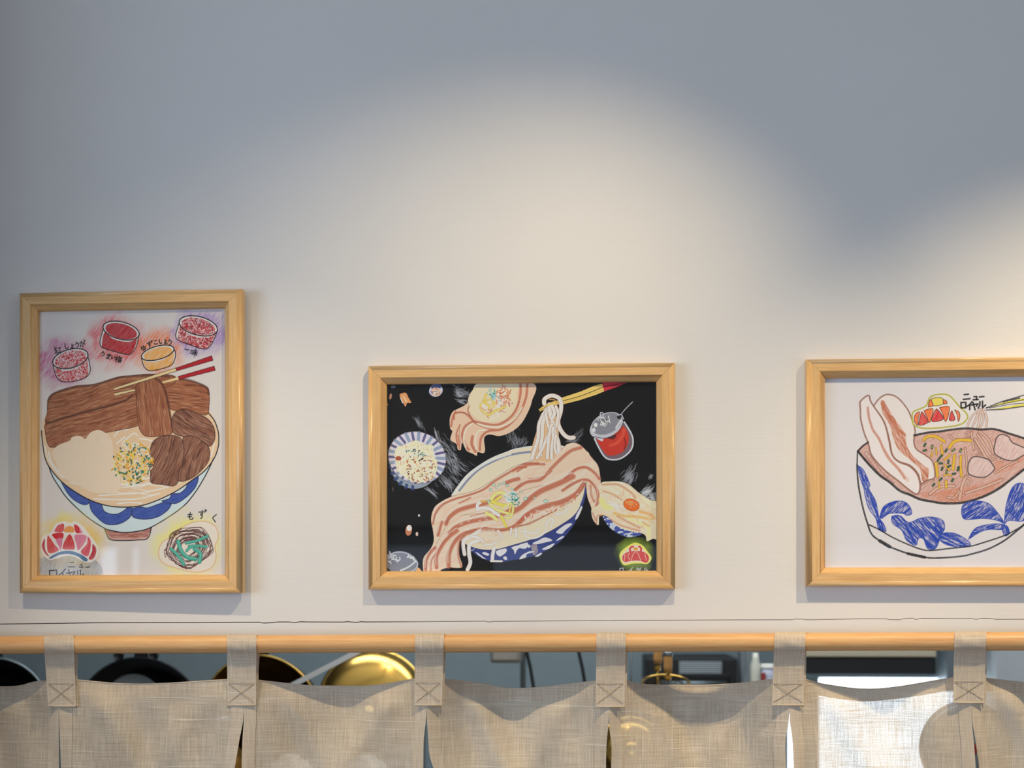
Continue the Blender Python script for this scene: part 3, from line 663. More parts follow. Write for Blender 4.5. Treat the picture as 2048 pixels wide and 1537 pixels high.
    bowl = [(1300, 1010), (1330, 1085), (1450, 1172), (1600, 1218), (1750, 1222), (1911, 1195), (2111, 1160), (2311, 1082), (2511, 960), (2631, 830), (2711, 720), (2791, 560), (2841, 440), (2871, 300), (2800, 250), (2000, 700)]
    A.poly(bowl, (62, 70, 122))
    for p in ([(1460, 1105), (1500, 1090), (1560, 1120), (1530, 1140)], [(1370, 1090), (1400, 1100), (1480, 1160), (1420, 1140)], [(1650, 1080), (1780, 1040), (1790, 1090), (1700, 1150)], [(1860, 1030), (1940, 1000), (2000, 1010), (1940, 1060), (1910, 1120), (1890, 1060)], [(1750, 1160), (1790, 1150), (1800, 1195), (1760, 1190)], [(1970, 1190), (2010, 1130), (2110, 1080), (2180, 1085), (2070, 1120), (2060, 1160)],
              [(1920, 1010), (2080, 960), (2060, 1040), (1950, 1030)], [(2150, 970), (2230, 930), (2320, 890), (2420, 930), (2320, 960), (2200, 985)], [(2280, 1050), (2350, 1010), (2450, 970), (2400, 1030), (2320, 1060)], [(2470, 820), (2560, 740), (2640, 700), (2690, 710), (2600, 790), (2550, 840)], [(2520, 890), (2580, 870), (2560, 900), (2470, 940)], [(2730, 640), (2790, 480), (2830, 480), (2770, 620)], [(2180, 1150), (2260, 1100), (2280, 1110), (2230, 1150)], [(1400, 1100), (1440, 1140), (1520, 1185), (1460, 1170)]):
        A.poly(p, (228, 216, 206))
    A.poly(A.ell(2100, 1010, 20, 22), (232, 222, 212)); A.hatch([(2130, 1000), (2200, 980), (2220, 1090), (2160, 1130)], (210, 180, 160), 85, amin=.3, amax=.8)
    rim = [(1300, 1015), (1450, 1058), (1650, 1058), (1911, 990), (2111, 930), (2311, 850), (2511, 740), (2711, 600), (2811, 450), (2861, 300), (2881, 120), (2840, -20), (2760, -160), (2640, -300), (2511, -365), (2161, -355), (1911, -315), (1800, -275), (1600, -195), (1400, -75), (1230, 65), (1050, 310), (1000, 600), (1150, 900)]
    A.poly(rim, (240, 214, 174)); A.line(rim[:14], 12, (56, 58, 104)); A.line(rim[8:12], 30, (56, 66, 120), .8); A.line(rim[11:22], 14, (225, 220, 218))
    A.line([(1150, 250), (1300, 70), (1450, -60), (1640, -160), (1820, -230), (2048, -270), (2300, -290)], 30, (104, 118, 150), .85, rough=.3)
    A.line([(1090, 290), (1230, 100), (1400, -50), (1600, -165), (1850, -250)], 26, (232, 226, 214), .8)
    for i in range(70):
        x = A.r.uniform(1300, 2750); y = 1000 - (x - 1500) * .45 - A.r.uniform(0, 300)
        A.line([(x - 60, y), (x - 20, y + 20), (x + 30, y + 5), (x + 50, y - 40)], A.r.uniform(5, 14), [(246, 236, 216), (226, 190, 144), (212, 168, 118)][A.r.randint(3)], .75, taper=True)
    for q in ([(2050, 760), (2050, 860), (2120, 900), (2230, 880), (2330, 800), (2340, 700), (2400, 640), (2430, 650), (2400, 760)], [(1980, 800), (2200, 830), (2220, 760)], [(2470, 570), (2560, 560), (2640, 480)]):
        A.line(q, 32, (216, 184, 140), .8); A.line(q, 24, (248, 238, 218))
    big = [(650, 1240), (670, 1150), (760, 1040), (800, 930), (790, 800), (765, 650), (790, 520), (860, 430), (1050, 330), (1300, 270), (1480, 190), (1650, 80), (1800, -20), (1911, -80), (2161, -155), (2381, -145), (2511, -265), (2611, -375), (2711, -400), (2791, -375), (2871, -305), (2971, -185), (3041, -95), (3071, 35), (3086, 250), (3061, 400), (3040, 520), (3030, 600), (3051, 722), (2971, 640), (2951, 490), (2900, 350), (2881, 200), (2875, 140), (2811, 260), (2691, 390), (2551, 470), (2391, 560), (2211, 640), (2011, 730), (1850, 785), (1700, 795), (1500, 775), (1350, 790), (1250, 830), (1180, 890), (1150, 1000), (1150, 1130), (1190, 1290), (1080, 1305), (1020, 1300), (900, 1335), (890, 1400), (690, 1400)]
    A.poly(big, (238, 196, 160)); A.hatch(big, (248, 218, 186), 25, amin=0, amax=.6, across=7, along=60, wob=6)
    S = [([(690, 1330), (700, 1200), (760, 1090), (820, 1030)], 44), ([(760, 1340), (770, 1200), (850, 1080), (930, 950), (1000, 890)], 22), ([(840, 1300), (840, 1150), (920, 990), (1010, 880), (1120, 800)], 54), ([(1005, 1280), (1010, 1120), (1080, 960), (1200, 850), (1400, 790), (1520, 775)], 60), ([(1175, 1285), (1135, 1120), (1150, 950), (1230, 860)], 26), ([(860, 860), (890, 740), (910, 680)], 46), ([(790, 700), (820, 570), (910, 450), (1080, 370), (1300, 305), (1480, 235), (1620, 130), (1800, 20), (1950, -60), (2060, -70)], 30),
         ([(970, 700), (1010, 620), (1120, 530), (1260, 480), (1430, 440), (1560, 410), (1700, 340)], 62), ([(1020, 830), (1100, 750), (1280, 680), (1480, 640), (1660, 610), (1800, 540), (1900, 480)], 60), ([(1500, 775), (1700, 790), (1850, 760), (1960, 690), (2040, 600), (2111, 560)], 50), ([(1880, 540), (2000, 470), (2120, 360), (2260, 260), (2420, 190), (2560, 130), (2700, 60)], 78), ([(1800, 140), (1880, 110), (1960, 90)], 56), ([(1911, 240), (2061, 140), (2261, 100), (2371, -10), (2461, -100), (2561, -230), (2660, -320), (2790, -345)], 44), ([(1880, -20), (2040, -110), (2200, -120), (2330, -120)], 36),
         ([(2100, 90), (2300, 60), (2420, -20)], 18), ([(2591, 90), (2700, -10), (2800, -60), (2900, -60), (3011, 20), (3060, 90)], 42), ([(2560, 250), (2700, 160), (2811, 110), (2911, 110), (2991, 180), (3041, 300), (3020, 470)], 40), ([(2940, 180), (2950, 300), (2990, 400)], 26), ([(1960, 690), (2111, 560), (2311, 470), (2561, 400), (2741, 300), (2840, 170)], 74), ([(1940, 735), (2111, 700), (2311, 600), (2471, 520)], 18), ([(1300, 600), (1480, 560), (1700, 520)], 12), ([(1150, 420), (1260, 370), (1300, 350)], 20), ([(2990, 480), (3010, 560), (3030, 650)], 22), ([(1900, 240), (1990, 150)], 26)]
    for q, wd in S: A.line(q, wd * 1.15, (214, 140, 104), .55, soft=3); A.line(q, wd * .8, ST, .85, rough=.15, soft=2)
    for q, wd in S: A.line([(x - wd * .15, y - wd * .75) for x, y in q], max(6, wd * .22), (252, 226, 200), .6, rough=.3)
    A.line(big, 5, (110, 62, 46), .8)
    for q in ([(1000, 640), (960, 760), (880, 900), (800, 1050)], [(800, 680), (850, 540), (980, 420)], [(1150, 590), (1300, 570), (1450, 560), (1560, 530)], [(1900, 330), (2050, 240), (2300, 180)], [(2600, 200), (2700, 130)]): A.line(q, 4, (90, 50, 40), .75)
    A.spec([(1990, 620), (2300, 480), (2700, 330), (2830, 220), (2700, 420), (2300, 600)], [(226, 120, 80), (246, 220, 196)], 40, 24, 10)
    A.spec([(1180, 640), (1700, 560), (1700, 700), (1250, 860)], [(250, 240, 226)], 30, 22, 10, ang=-10, alpha=.7)
    # noodles lower left
    for q, wd in (([(1430, 800), (1300, 880), (1215, 930), (1205, 1010), (1222, 1120)], 46), ([(1460, 920), (1300, 975), (1282, 1100), (1300, 1230), (1262, 1330)], 48), ([(1625, 1035), (1605, 1130), (1600, 1205)], 44), ([(1580, 1212), (1730, 1215)], 22), ([(1300, 870), (1420, 900), (1470, 950)], 36), ([(1920, 780), (1930, 880)], 34), ([(1860, 770), (1850, 850)], 26), ([(1680, 800), (1750, 900)], 30), ([(1480, 1000), (1600, 980), (1700, 930)], 26)):
        A.line(q, wd + 8, (190, 150, 110), .8); A.line(q, wd, (246, 236, 216))
    A.hatch([(1400, 780), (1700, 800), (1750, 930), (1480, 960)], (238, 206, 176), 80, amin=.2, amax=.8)
    # garnish
    for q, wd in (([(1590, 370), (1650, 290), (1750, 280), (1790, 320)], 44), ([(1620, 400), (1720, 330)], 36), ([(1600, 400), (1700, 440), (1770, 450)], 44), ([(1560, 420), (1660, 510), (1840, 570)], 34), ([(1720, 500), (1880, 420), (1860, 600), (1780, 620)], 28), ([(1850, 450), (1830, 560)], 18), ([(1520, 560), (1600, 600), (1660, 650)], 44), ([(1720, 600), (1790, 740)], 36), ([(1440, 410), (1400, 440), (1400, 510), (1450, 490), (1560, 500), (1690, 590)], 42), ([(1450, 400), (1540, 390)], 24)):
        col = (246, 238, 220) if wd == 42 else [(246, 214, 92), (248, 226, 130), (240, 176, 80)][A.r.randint(3)]
        A.line(q, wd + 7, (150, 100, 60), .6); A.line(q, wd, col)
    A.spec(A.ell(1860, 330, 110, 80, 35), [(230, 234, 228), (120, 188, 176), (40, 140, 110), (226, 232, 230)], 60, 18, 14); A.spec(A.ell(1930, 410, 70, 60, 40), [(48, 130, 104), (220, 226, 222)], 24, 14, 12)
    for x, y, r in ((1620, 172, 22), (1660, 210, 18), (1805, 182, 20), (1580, 240, 22), (1870, 235, 18), (2055, 360, 26), (2180, 352, 16), (2330, 395, 28), (1760, 150, 20), (1700, 165, 20), (1990, 265, 16), (1550, 400, 22)):
        e = A.ell(x, y, r, r * .8); A.poly(e, (198, 222, 196), .8); A.line(list(e) + [e[0]], 6, (44, 120, 96) if r > 19 else (150, 160, 130), .85)
    # right bowl with egg
    c6()
    egg = [(1175, 150), (1300, 126), (1450, 132), (1570, 182), (1700, 290), (1850, 382), (1950, 450), (1950, 880), (1880, 910), (1800, 942), (1780, 872), (1720, 832), (1560, 805), (1400, 742), (1290, 632), (1210, 590), (1150, 600), (1136, 722), (1060, 640), (1045, 500), (1140, 440), (1160, 300)]
    A.poly([(1215, 600), (1240, 690), (1330, 790), (1480, 872), (1600, 884), (1730, 832), (1500, 740)], (206, 206, 216))
    A.hatch([(1215, 600), (1240, 690), (1330, 790), (1480, 872), (1600, 884), (1730, 832), (1500, 740)], (72, 84, 150), 30, lo=.45, hi=.5, amin=0, across=9, along=20)
    A.poly(egg, (242, 208, 164)); A.hatch(egg, (240, 222, 190), -30, amin=0, amax=.7, across=10, along=60)
    for q, wd, col in (([(1190, 170), (1400, 170), (1560, 260), (1640, 350)], 30, (214, 150, 104)), ([(1200, 260), (1330, 300), (1460, 380)], 24, (218, 158, 112)), ([(1180, 380), (1220, 460), (1300, 480)], 80, (244, 226, 130)), ([(1350, 560), (1500, 600), (1650, 610), (1850, 640)], 40, (244, 180, 84)), ([(1700, 540), (1850, 580), (1900, 640)], 36, (240, 170, 90)), ([(1400, 600), (1560, 690), (1700, 760)], 30, (220, 150, 104)), ([(1560, 640), (1720, 700), (1850, 770)], 44, (246, 226, 150)), ([(1820, 800), (1830, 880)], 60, (246, 222, 150)), ([(1300, 420), (1450, 500)], 60, (246, 236, 212)), ([(1060, 560), (1100, 660)], 22, (206, 120, 84)), ([(1180, 590), (1120, 600), (1110, 700)], 20, (206, 120, 84)), ([(1740, 350), (1900, 470)], 50, (246, 222, 176)), ([(1740, 680), (1830, 740)], 20, (226, 160, 90)), ([(1300, 640), (1450, 730), (1700, 800)], 22, (216, 140, 100))):
        A.line(q, wd, col, .8, soft=3, rough=.15)
    A.spec([(1300, 250), (1700, 340), (1900, 560), (1880, 800), (1500, 640), (1300, 450)], [(250, 240, 220), (236, 190, 120), (226, 150, 90)], 90, 24, 9, alpha=.6)
    A.poly(A.ell(1588, 448, 112, 80, 18), (234, 112, 46)); A.line(list(A.ell(1588, 448, 112, 80, 18)), 8, (190, 70, 30), .7); A.poly(A.ell(1560, 420, 60, 30, 18), (246, 150, 76), .8); A.spec(A.ell(1590, 440, 70, 40), [(255, 220, 180)], 8, 8, 6)
    # crown
    A.glow(1640, 1130, 290, 240, (150, 170, 50), .8, 60, .3, power=1.0, seed=3)
    A.poly([(1425, 1165), (1440, 1090), (1540, 1005), (1640, 962), (1740, 1000), (1805, 1080), (1862, 1170), (1810, 1250), (1700, 1246), (1600, 1250), (1480, 1268)], (236, 220, 96))
    A.poly([(1450, 1165), (1470, 1110), (1560, 1025), (1640, 990), (1720, 1025), (1790, 1100), (1835, 1175), (1800, 1235), (1640, 1225), (1490, 1245)], (238, 214, 178))
    RR = (212, 58, 58)
    A.poly([(1462, 1180), (1485, 1120), (1560, 1085), (1650, 1076), (1750, 1088), (1810, 1130), (1826, 1190), (1790, 1236), (1700, 1210), (1600, 1210), (1490, 1226)], RR); A.hatch([(1470, 1180), (1560, 1090), (1750, 1090), (1820, 1190), (1700, 1200), (1500, 1220)], (226, 100, 84), 85, amin=.1, amax=.6)
    A.line([(1572, 1080), (1565, 1050), (1590, 1020), (1612, 1018)], 24, RR); A.line([(1712, 1080), (1722, 1050), (1702, 1020), (1690, 1018)], 24, RR); A.poly(A.ell(1645, 1048, 32, 20), (236, 150, 50))
    for q in ([(1500, 1120), (1485, 1220)], [(1640, 1085), (1600, 1140), (1590, 1205)], [(1655, 1085), (1690, 1140), (1712, 1205)], [(1560, 1100), (1540, 1150), (1570, 1200)], [(1770, 1110), (1790, 1210)]): A.line(q, 7, (244, 206, 160))
    WH = (206, 200, 196)
    for ch, x, y, z in (('ロ', 1452, 1335, 66), ('イ', 1585, 1332, 70), ('ヤ', 1685, 1335, 76), ('ル', 1782, 1330, 62)): A.text(ch, x, y, z, 0, 9, WH)
    A.text('ニ', 1660, 1280, 26, 0, 6, (120, 118, 116)); A.text('ュ', 1710, 1286, 40, 0, 6, (140, 138, 134)); A.text('ー', 1780, 1282, 50, 0, 6, (120, 118, 116))
    # lifted noodles and chopsticks
    c4()
    YL = (236, 196, 104)
    A.poly([(1190, 160), (1230, 100), (1700, 60), (1400, 198), (1216, 262)], (200, 52, 60), 1, False); A.line([(1195, 205), (1420, 160), (1650, 90)], 10, (90, 20, 34))
    A.poly([(630, 350), (900, 262), (1080, 185), (1190, 158), (1216, 262), (1100, 310), (880, 382), (650, 440)], YL, 1, False); A.line([(640, 395), (900, 322), (1200, 205)], 9, (60, 40, 26)); A.line([(660, 420), (1200, 245)], 10, (220, 168, 76), .7)
    A.poly([(322, 510), (370, 470), (470, 415), (640, 370), (640, 430), (470, 470), (340, 538)], YL, 1, False); A.line([(330, 520), (450, 460)], 6, (120, 70, 30))
    nd = [([(400, 430), (402, 370), (470, 325), (540, 325), (610, 365), (630, 440), (622, 540), (588, 660), (600, 740), (650, 830), (720, 890), (800, 893)], 52),
          ([(560, 470), (590, 560), (575, 680), (550, 760)], 36), ([(430, 500), (330, 700), (315, 900), (270, 1050), (230, 1180)], 44), ([(440, 520), (380, 700), (370, 880), (350, 1020), (350, 1130)], 44), ([(420, 560), (440, 680), (470, 800), (430, 900), (380, 1030), (300, 1170)], 36), ([(470, 440), (480, 560), (510, 680), (540, 820), (590, 960), (600, 1130)], 52), ([(500, 450), (540, 560), (500, 640)], 44), ([(500, 720), (460, 900), (450, 1040), (440, 1170)], 42), ([(520, 760), (520, 900), (500, 1050), (500, 1180)], 40), ([(560, 860), (540, 1000), (560, 1100), (590, 1130)], 34)]
    A.poly([(380, 540), (300, 780), (230, 1190), (620, 1180), (600, 900), (560, 600)], (232, 184, 132))
    for q, wd in nd: A.line(q, wd + 9, (170, 112, 72), .9); A.line(q, wd, (248, 238, 220)); A.line([(x + wd * .22, y) for x, y in q], wd * .25, (232, 204, 160), .6)
    A.line([(470, 370), (540, 380), (580, 430)], 14, (206, 150, 90)); A.poly([(440, 440), (520, 400), (560, 420), (470, 460)], YL, .9)
    # top cover of pork peak over noodles
    A.poly([(330, 1215), (470, 1225), (600, 1105), (700, 990), (800, 965), (880, 990), (960, 1062), (1000, 1150), (700, 1330), (400, 1330)], (240, 200, 164)); A.line([(480, 1330), (620, 1190), (760, 1075), (900, 1030)], 46, ST, .85, rough=.15, soft=2); A.line([(620, 1110), (720, 1010), (810, 985)], 20, (246, 214, 180), .8)
    A.line([(30, 1350), (180, 1265), (400, 1258)], 34, ST, .8, rough=.2)
    # jar
    A.poly([(1080, 880), (1130, 1000), (1210, 1140), (1290, 1190), (1430, 1182), (1560, 1090), (1608, 980), (1590, 850), (1490, 680), (1300, 700)], (120, 98, 98))
    A.poly([(1120, 905), (1160, 1010), (1230, 1110), (1300, 1140), (1410, 1120), (1480, 1080), (1540, 980), (1550, 860), (1480, 740), (1380, 800), (1290, 900)], (204, 60, 44)); A.line([(1300, 1000), (1400, 960), (1470, 860), (1490, 780)], 40, (226, 92, 60), .7, soft=4); A.line([(1490, 900), (1510, 980), (1490, 1060)], 14, (130, 36, 34))
    A.line([(1085, 905), (1130, 1005), (1210, 1140), (1290, 1190), (1430, 1182), (1560, 1090), (1608, 980), (1590, 850), (1490, 680)], 20, (214, 206, 202)); A.poly([(1120, 905), (1200, 900), (1190, 945)], (214, 200, 198)); A.poly([(1270, 900), (1380, 850), (1350, 915)], (96, 44, 44))
    A.poly(A.ell(1245, 735, 240, 150, -26), (196, 190, 186)); A.poly(A.ell(1250, 700, 212, 138, -26), (140, 134, 134)); e = A.ell(1250, 715, 225, 148, -26); A.line(list(e) + [e[0]], 10, (206, 200, 196), .9)
    A.line([(1080, 880), (1240, 900), (1400, 830), (1470, 700)], 8, (60, 44, 44)); A.spec(A.ell(1220, 660, 90, 75), [(232, 226, 222), (110, 104, 106), (222, 216, 212)], 40, 20, 12); A.line([(1160, 600), (1170, 550), (1200, 560), (1205, 600)], 12, (206, 200, 198))
    A.poly(A.ell(1100, 720, 24, 30), (230, 224, 220)); A.poly(A.ell(1075, 790, 24, 30), (222, 216, 212)); A.line([(1380, 760), (1440, 660)], 26, (226, 220, 214), .8); A.poly(A.ell(1420, 610, 30, 30), (40, 38, 40)); A.line([(1400, 590), (1450, 580), (1480, 640)], 12, (200, 194, 190)); A.line([(1445, 580), (1500, 510), (1602, 408)], 12, (176, 170, 170), 1, taper=False)
    # lower left jar and drops
    c5()
    A.poly([(560, 1290), (640, 1370), (480, 1400)], (240, 176, 110)); A.poly([(500, 1340), (560, 1310), (540, 1370)], (206, 60, 50))
    A.poly(A.ell(365, 1240, 225, 160, 12), (134, 132, 136)); A.line([(160, 1140), (300, 1090), (440, 1110), (560, 1210), (580, 1260), (540, 1330), (440, 1370)], 18, (196, 194, 196), .85, rough=.3); A.line([(350, 1340), (460, 1290), (550, 1220)], 22, (222, 220, 220), .85); A.spec(A.ell(260, 1190, 90, 60), [(222, 218, 218), (104, 102, 106), (210, 206, 206)], 40, 22, 12); A.line([(200, 1085), (220, 1150), (260, 1190)], 18, (200, 196, 196))
    A.spec([(420, 1100), (560, 1190), (560, 1230), (400, 1120)], [(230, 228, 228)], 8, 16, 16)
    A.poly(A.ell(460, 792, 44, 74, 8), (206, 128, 88)); A.poly(A.ell(466, 762, 36, 42, 8), (240, 226, 208)); A.poly(A.ell(600, 590, 14, 16), (226, 210, 214)); A.poly(A.ell(572, 842, 18, 28), (226, 190, 170)); A.poly(A.ell(242, 230, 8, 34), (110, 84, 70))

def paint_right(A):
    K = 5.02
    c7 = lambda: A.c(1640, 740, K); c8 = lambda: A.c(1640, 930, K)
    CH = (38, 38, 40)
    c7()
    soup = [(380, 820), (430, 765), (490, 728), (700, 690), (945, 660), (1200, 620), (1480, 592), (1750, 597), (1900, 642), (2048, 690), (2170, 745), (2230, 830), (2180, 900), (2048, 1000), (1900, 1120), (1650, 1270), (1450, 1330), (1250, 1342), (1100, 1318), (900, 1255), (700, 1130), (500, 960)]
    A.poly(soup, (214, 180, 168)); A.hatch(soup, (190, 134, 118), 40, amin=.05, amax=.75, across=2.0)
    A.hatch([(1000, 1250), (1300, 1200), (1600, 1150), (1850, 1090), (1650, 1270), (1450, 1320), (1250, 1335)], (204, 124, 86), 20, amin=.1, amax=.8)
    A.hatch([(1700, 950), (1900, 900), (2100, 850), (1900, 1000), (1760, 1040)], (208, 130, 96), 20, amin=.1, amax=.7)
    def nood(q, wd, col=(214, 172, 150), o=(96, 62, 52)): A.line(q, wd + 9, o, .85); A.line(q, wd, col)
    s1 = [(400, 325), (430, 292), (490, 258), (515, 330), (640, 520), (690, 700), (722, 850), (790, 925), (900, 970), (980, 1060), (1005, 1180), (975, 1250), (900, 1210), (790, 1120), (640, 1000), (520, 860), (485, 740), (445, 640), (410, 500), (405, 400)]
    s2 = [(530, 375), (600, 285), (680, 248), (780, 282), (880, 400), (930, 520), (955, 620), (942, 720), (970, 800), (1060, 860), (1132, 930), (1150, 1080), (1070, 1110), (1015, 1140), (980, 1040), (900, 960), (790, 920), (725, 850), (695, 700), (640, 520)]
    A.poly(s2, (226, 214, 206)); 
    A.poly([(610, 330), (640, 310), (690, 400), (770, 520), (850, 640), (870, 760), (930, 860), (1040, 960), (1090, 1000), (1080, 1100), (1030, 1120), (1000, 1000), (900, 900), (800, 820), (740, 700), (700, 560), (630, 440)], (222, 186, 166))
    A.hatch([(610, 330), (640, 310), (690, 400), (770, 520), (850, 640), (870, 760), (930, 860), (1040, 960), (1090, 1000), (1080, 1100), (1030, 1120), (1000, 1000), (900, 900), (800, 820), (740, 700), (700, 560), (630, 440)], (186, 108, 78), -58, amin=.1, across=2.6)
    A.line([(625, 320), (660, 420), (760, 580), (850, 650)], 30, (184, 104, 74), .7, rough=.4)
    A.line(s2 + [s2[0]], 15, (142, 92, 74), .9, rough=.35)
    A.poly(s1, (228, 217, 210)); A.line([(480, 380), (492, 480), (530, 600), (590, 690), (640, 800), (700, 900), (790, 1000), (850, 1090)], 24, (190, 112, 82), .8, rough=.45)
    A.line([(640, 800), (700, 900), (790, 1000), (880, 1110)], 36, (206, 150, 124), .4, rough=.4); A.line(s1 + [s1[0]], 16, (140, 90, 72), .9, rough=.35)
    A.line([(450, 830), (480, 830), (560, 940), (640, 1050), (740, 1135), (690, 1125), (600, 1050), (500, 920), (440, 840)], 6, (120, 84, 76), .8)
    # noodles over the edge
    for q, wd in (([(1620, 400), (1540, 450), (1490, 540), (1475, 600)], 14), ([(1600, 400), (1570, 480), (1520, 600)], 16), ([(1620, 400), (1600, 500), (1580, 600)], 18), ([(1630, 410), (1640, 500), (1600, 600)], 14), ([(1640, 400), (1675, 490), (1665, 590)], 14)): nood(q, wd, (216, 190, 176), (140, 110, 98))
    for q, wd in (([(1500, 620), (1470, 650), (1540, 720), (1620, 860)], 10), ([(1520, 630), (1530, 720), (1545, 800)], 16), ([(1580, 650), (1660, 770), (1710, 850)], 18), ([(1600, 620), (1690, 700), (1740, 840)], 18), ([(1560, 700), (1620, 800), (1665, 880)], 22), ([(1300, 655), (1350, 700), (1500, 690)], 14), ([(1455, 790), (1470, 900), (1480, 1060)], 14), ([(1470, 1070), (1430, 1150), (1400, 1300)], 26), ([(1460, 1075), (1520, 1120), (1480, 1160)], 14), ([(1280, 1280), (1340, 1290), (1400, 1220)], 16), ([(1460, 1240), (1640, 1180), (1830, 1105)], 20), ([(1100, 1250), (1200, 1180), (1350, 1165)], 22), ([(1760, 1040), (1850, 980), (1980, 920)], 14), ([(1020, 1160), (1090, 1120), (1140, 1110)], 8), ([(1570, 850), (1610, 840), (1620, 880)], 10), ([(1690, 900), (1740, 870), (1760, 900), (1700, 920)], 10), ([(1820, 880), (1830, 920)], 16)): nood(q, wd)
    b1 = [(1745, 800), (1770, 690), (1820, 650), (1890, 672), (1930, 730), (2048, 785), (2090, 830), (2040, 860), (1940, 912), (1850, 900), (1760, 850)]
    b2 = [(1485, 960), (1510, 900), (1560, 872), (1680, 898), (1730, 950), (1752, 995), (1715, 1040), (1650, 1080), (1560, 1075), (1490, 1040)]
    for b in (b1, b2): A.poly(b, (220, 196, 188)); A.hatch(b, (196, 150, 140), 60, amin=0, amax=.6); A.line(b + [b[0]], 12, (62, 56, 58), .9, rough=.2)
    YE, GR = (222, 176, 62), (54, 112, 76)
    for q, wd in (([(1040, 705), (1080, 672), (1160, 672), (1250, 722)], 26), ([(1300, 780), (1350, 720), (1430, 705), (1510, 712)], 28), ([(1165, 790), (1170, 850)], 14), ([(1215, 760), (1230, 850)], 20), ([(1130, 830), (1115, 870)], 14), ([(1250, 905), (1305, 855)], 18), ([(1350, 860), (1335, 1000)], 26), ([(1415, 870), (1410, 960), (1420, 1070)], 22), ([(1165, 940), (1180, 1070)], 26), ([(1250, 955), (1300, 1010)], 16), ([(1245, 1065), (1280, 1052), (1315, 1068)], 14), ([(1265, 1120), (1268, 1185)], 22), ([(1190, 1125), (1200, 1195)], 14)):
        A.line(q, wd + 7, (90, 66, 40), .85); A.line(q, wd, YE)
    for x, y, a in ((1052, 755, 60), (1125, 775, 80), (1052, 810, 20), (1265, 812, 60), (1340, 808, 30), (1412, 812, 70), (1215, 870, 50), (1188, 905, 60), (1212, 940, 0), (1288, 925, 80), (1295, 970, 30), (1225, 995, 70), (1270, 1025, 80), (1345, 1045, 10), (1390, 990, 80), (1212, 1100, 40), (1330, 1110, 60), (1140, 1155, 50), (1385, 1000, 70)):
        r = math.radians(a); dx, dy = 12 * math.cos(r), -12 * math.sin(r); A.line([(x - dx, y - dy), (x + dx, y + dy)], 24, (32, 62, 46), .9, False); A.line([(x - dx * .6, y - dy * .6), (x + dx * .6, y + dy * .6)], 12, GR if A.r.rand() < .6 else (140, 170, 90), .9, False)
    # charcoal outline
    A.line([(380, 820), (430, 765), (485, 728)], 17, CH, .97, rough=.2)
    A.line([(945, 660), (1080, 632), (1200, 620), (1350, 598), (1480, 590), (1620, 600), (1750, 597), (1900, 642), (2048, 690), (2170, 745), (2230, 830)], 21, CH, .97, rough=.25)
    A.line([(380, 820), (500, 960), (600, 1060), (700, 1130), (800, 1215), (900, 1255), (1000, 1300), (1100, 1320), (1250, 1342), (1450, 1332), (1650, 1270), (1800, 1190), (1900, 1115), (2048, 1000), (2180, 890), (2230, 830)], 24, CH, .97, rough=.25)
    c8()
    BL = (46, 72, 164)
    shapes = [([(380, 10), (440, 60), (500, 200), (490, 240), (560, 370), (590, 520), (640, 600), (660, 670), (590, 650), (560, 540), (490, 440), (450, 300), (440, 240), (400, 120)], -70),
     ([(600, 520), (640, 420), (740, 370), (840, 370), (900, 420), (920, 490), (870, 510), (830, 490), (700, 490), (620, 540)], 40),
     ([(720, 520), (800, 510), (890, 580), (1000, 540), (1120, 525), (1230, 560), (1250, 640), (1220, 700), (1160, 840), (1080, 840), (1040, 750), (990, 740), (960, 810), (870, 760), (820, 660), (730, 590)], -50),
     ([(1190, 740), (1230, 690), (1350, 690), (1480, 760), (1505, 815), (1400, 830), (1260, 800)], -25),
     ([(1420, 490), (1440, 400), (1560, 365), (1690, 390), (1780, 480), (1850, 590), (1780, 560), (1640, 540), (1460, 550)], 35),
     ([(1850, 590), (1870, 400), (1930, 230), (2020, 185), (2110, 260), (2120, 420), (2048, 560), (1900, 560)], 60),
     ([(1490, 750), (1560, 640), (1700, 600), (1830, 600), (1830, 650), (1700, 650), (1600, 680)], 20), ([(1820, 600), (1880, 620), (1900, 690), (1850, 712)], -70)]
    for i, (p, an) in enumerate(shapes):
        A.hatch(p, BL, an, lo=.33, hi=.52, amin=.2, amax=1, across=3.2, along=40, seed=i); A.hatch(p, BL, an + 25, lo=.4, hi=.6, amin=0, amax=.7, across=3.2, along=30, seed=i + 40); A.line(p + [p[0]], 9, BL, .8)
    A.line([(372, 0), (376, 100), (388, 220), (430, 430), (480, 600), (520, 700), (600, 765), (700, 825), (900, 898), (1050, 928), (1150, 938), (1400, 922), (1550, 890), (1700, 842), (1850, 762), (1980, 660), (2048, 600), (2130, 480), (2190, 300), (2230, 0), (2235, -120)], 17, CH, .97, rough=.3)
    A.line([(376, -120), (372, 0)], 14, CH, .97, rough=.3)
    A.line([(600, 765), (700, 825)], 34, CH, .97, rough=.4); A.line([(880, 893), (1050, 930)], 29, CH, .97, rough=.4)
    A.line([(485, 600), (600, 655), (700, 715), (800, 765), (900, 808), (1000, 845), (1100, 862), (1300, 842), (1500, 820), (1600, 795), (1850, 712), (1990, 640), (2060, 590)], 14, CH, .97, rough=.35)
    c7()
    lg = [(925, 480), (940, 420), (1060, 365), (1110, 272), (1230, 245), (1310, 270), (1400, 370), (1470, 440), (1478, 490), (1420, 545), (1300, 572), (1100, 590), (1000, 580), (940, 550)]
    A.poly(lg, (224, 215, 206)); A.line(lg + [lg[0]], 15, (176, 170, 44), .95, rough=.2)
    OR, RE = (232, 112, 56), (208, 44, 56)
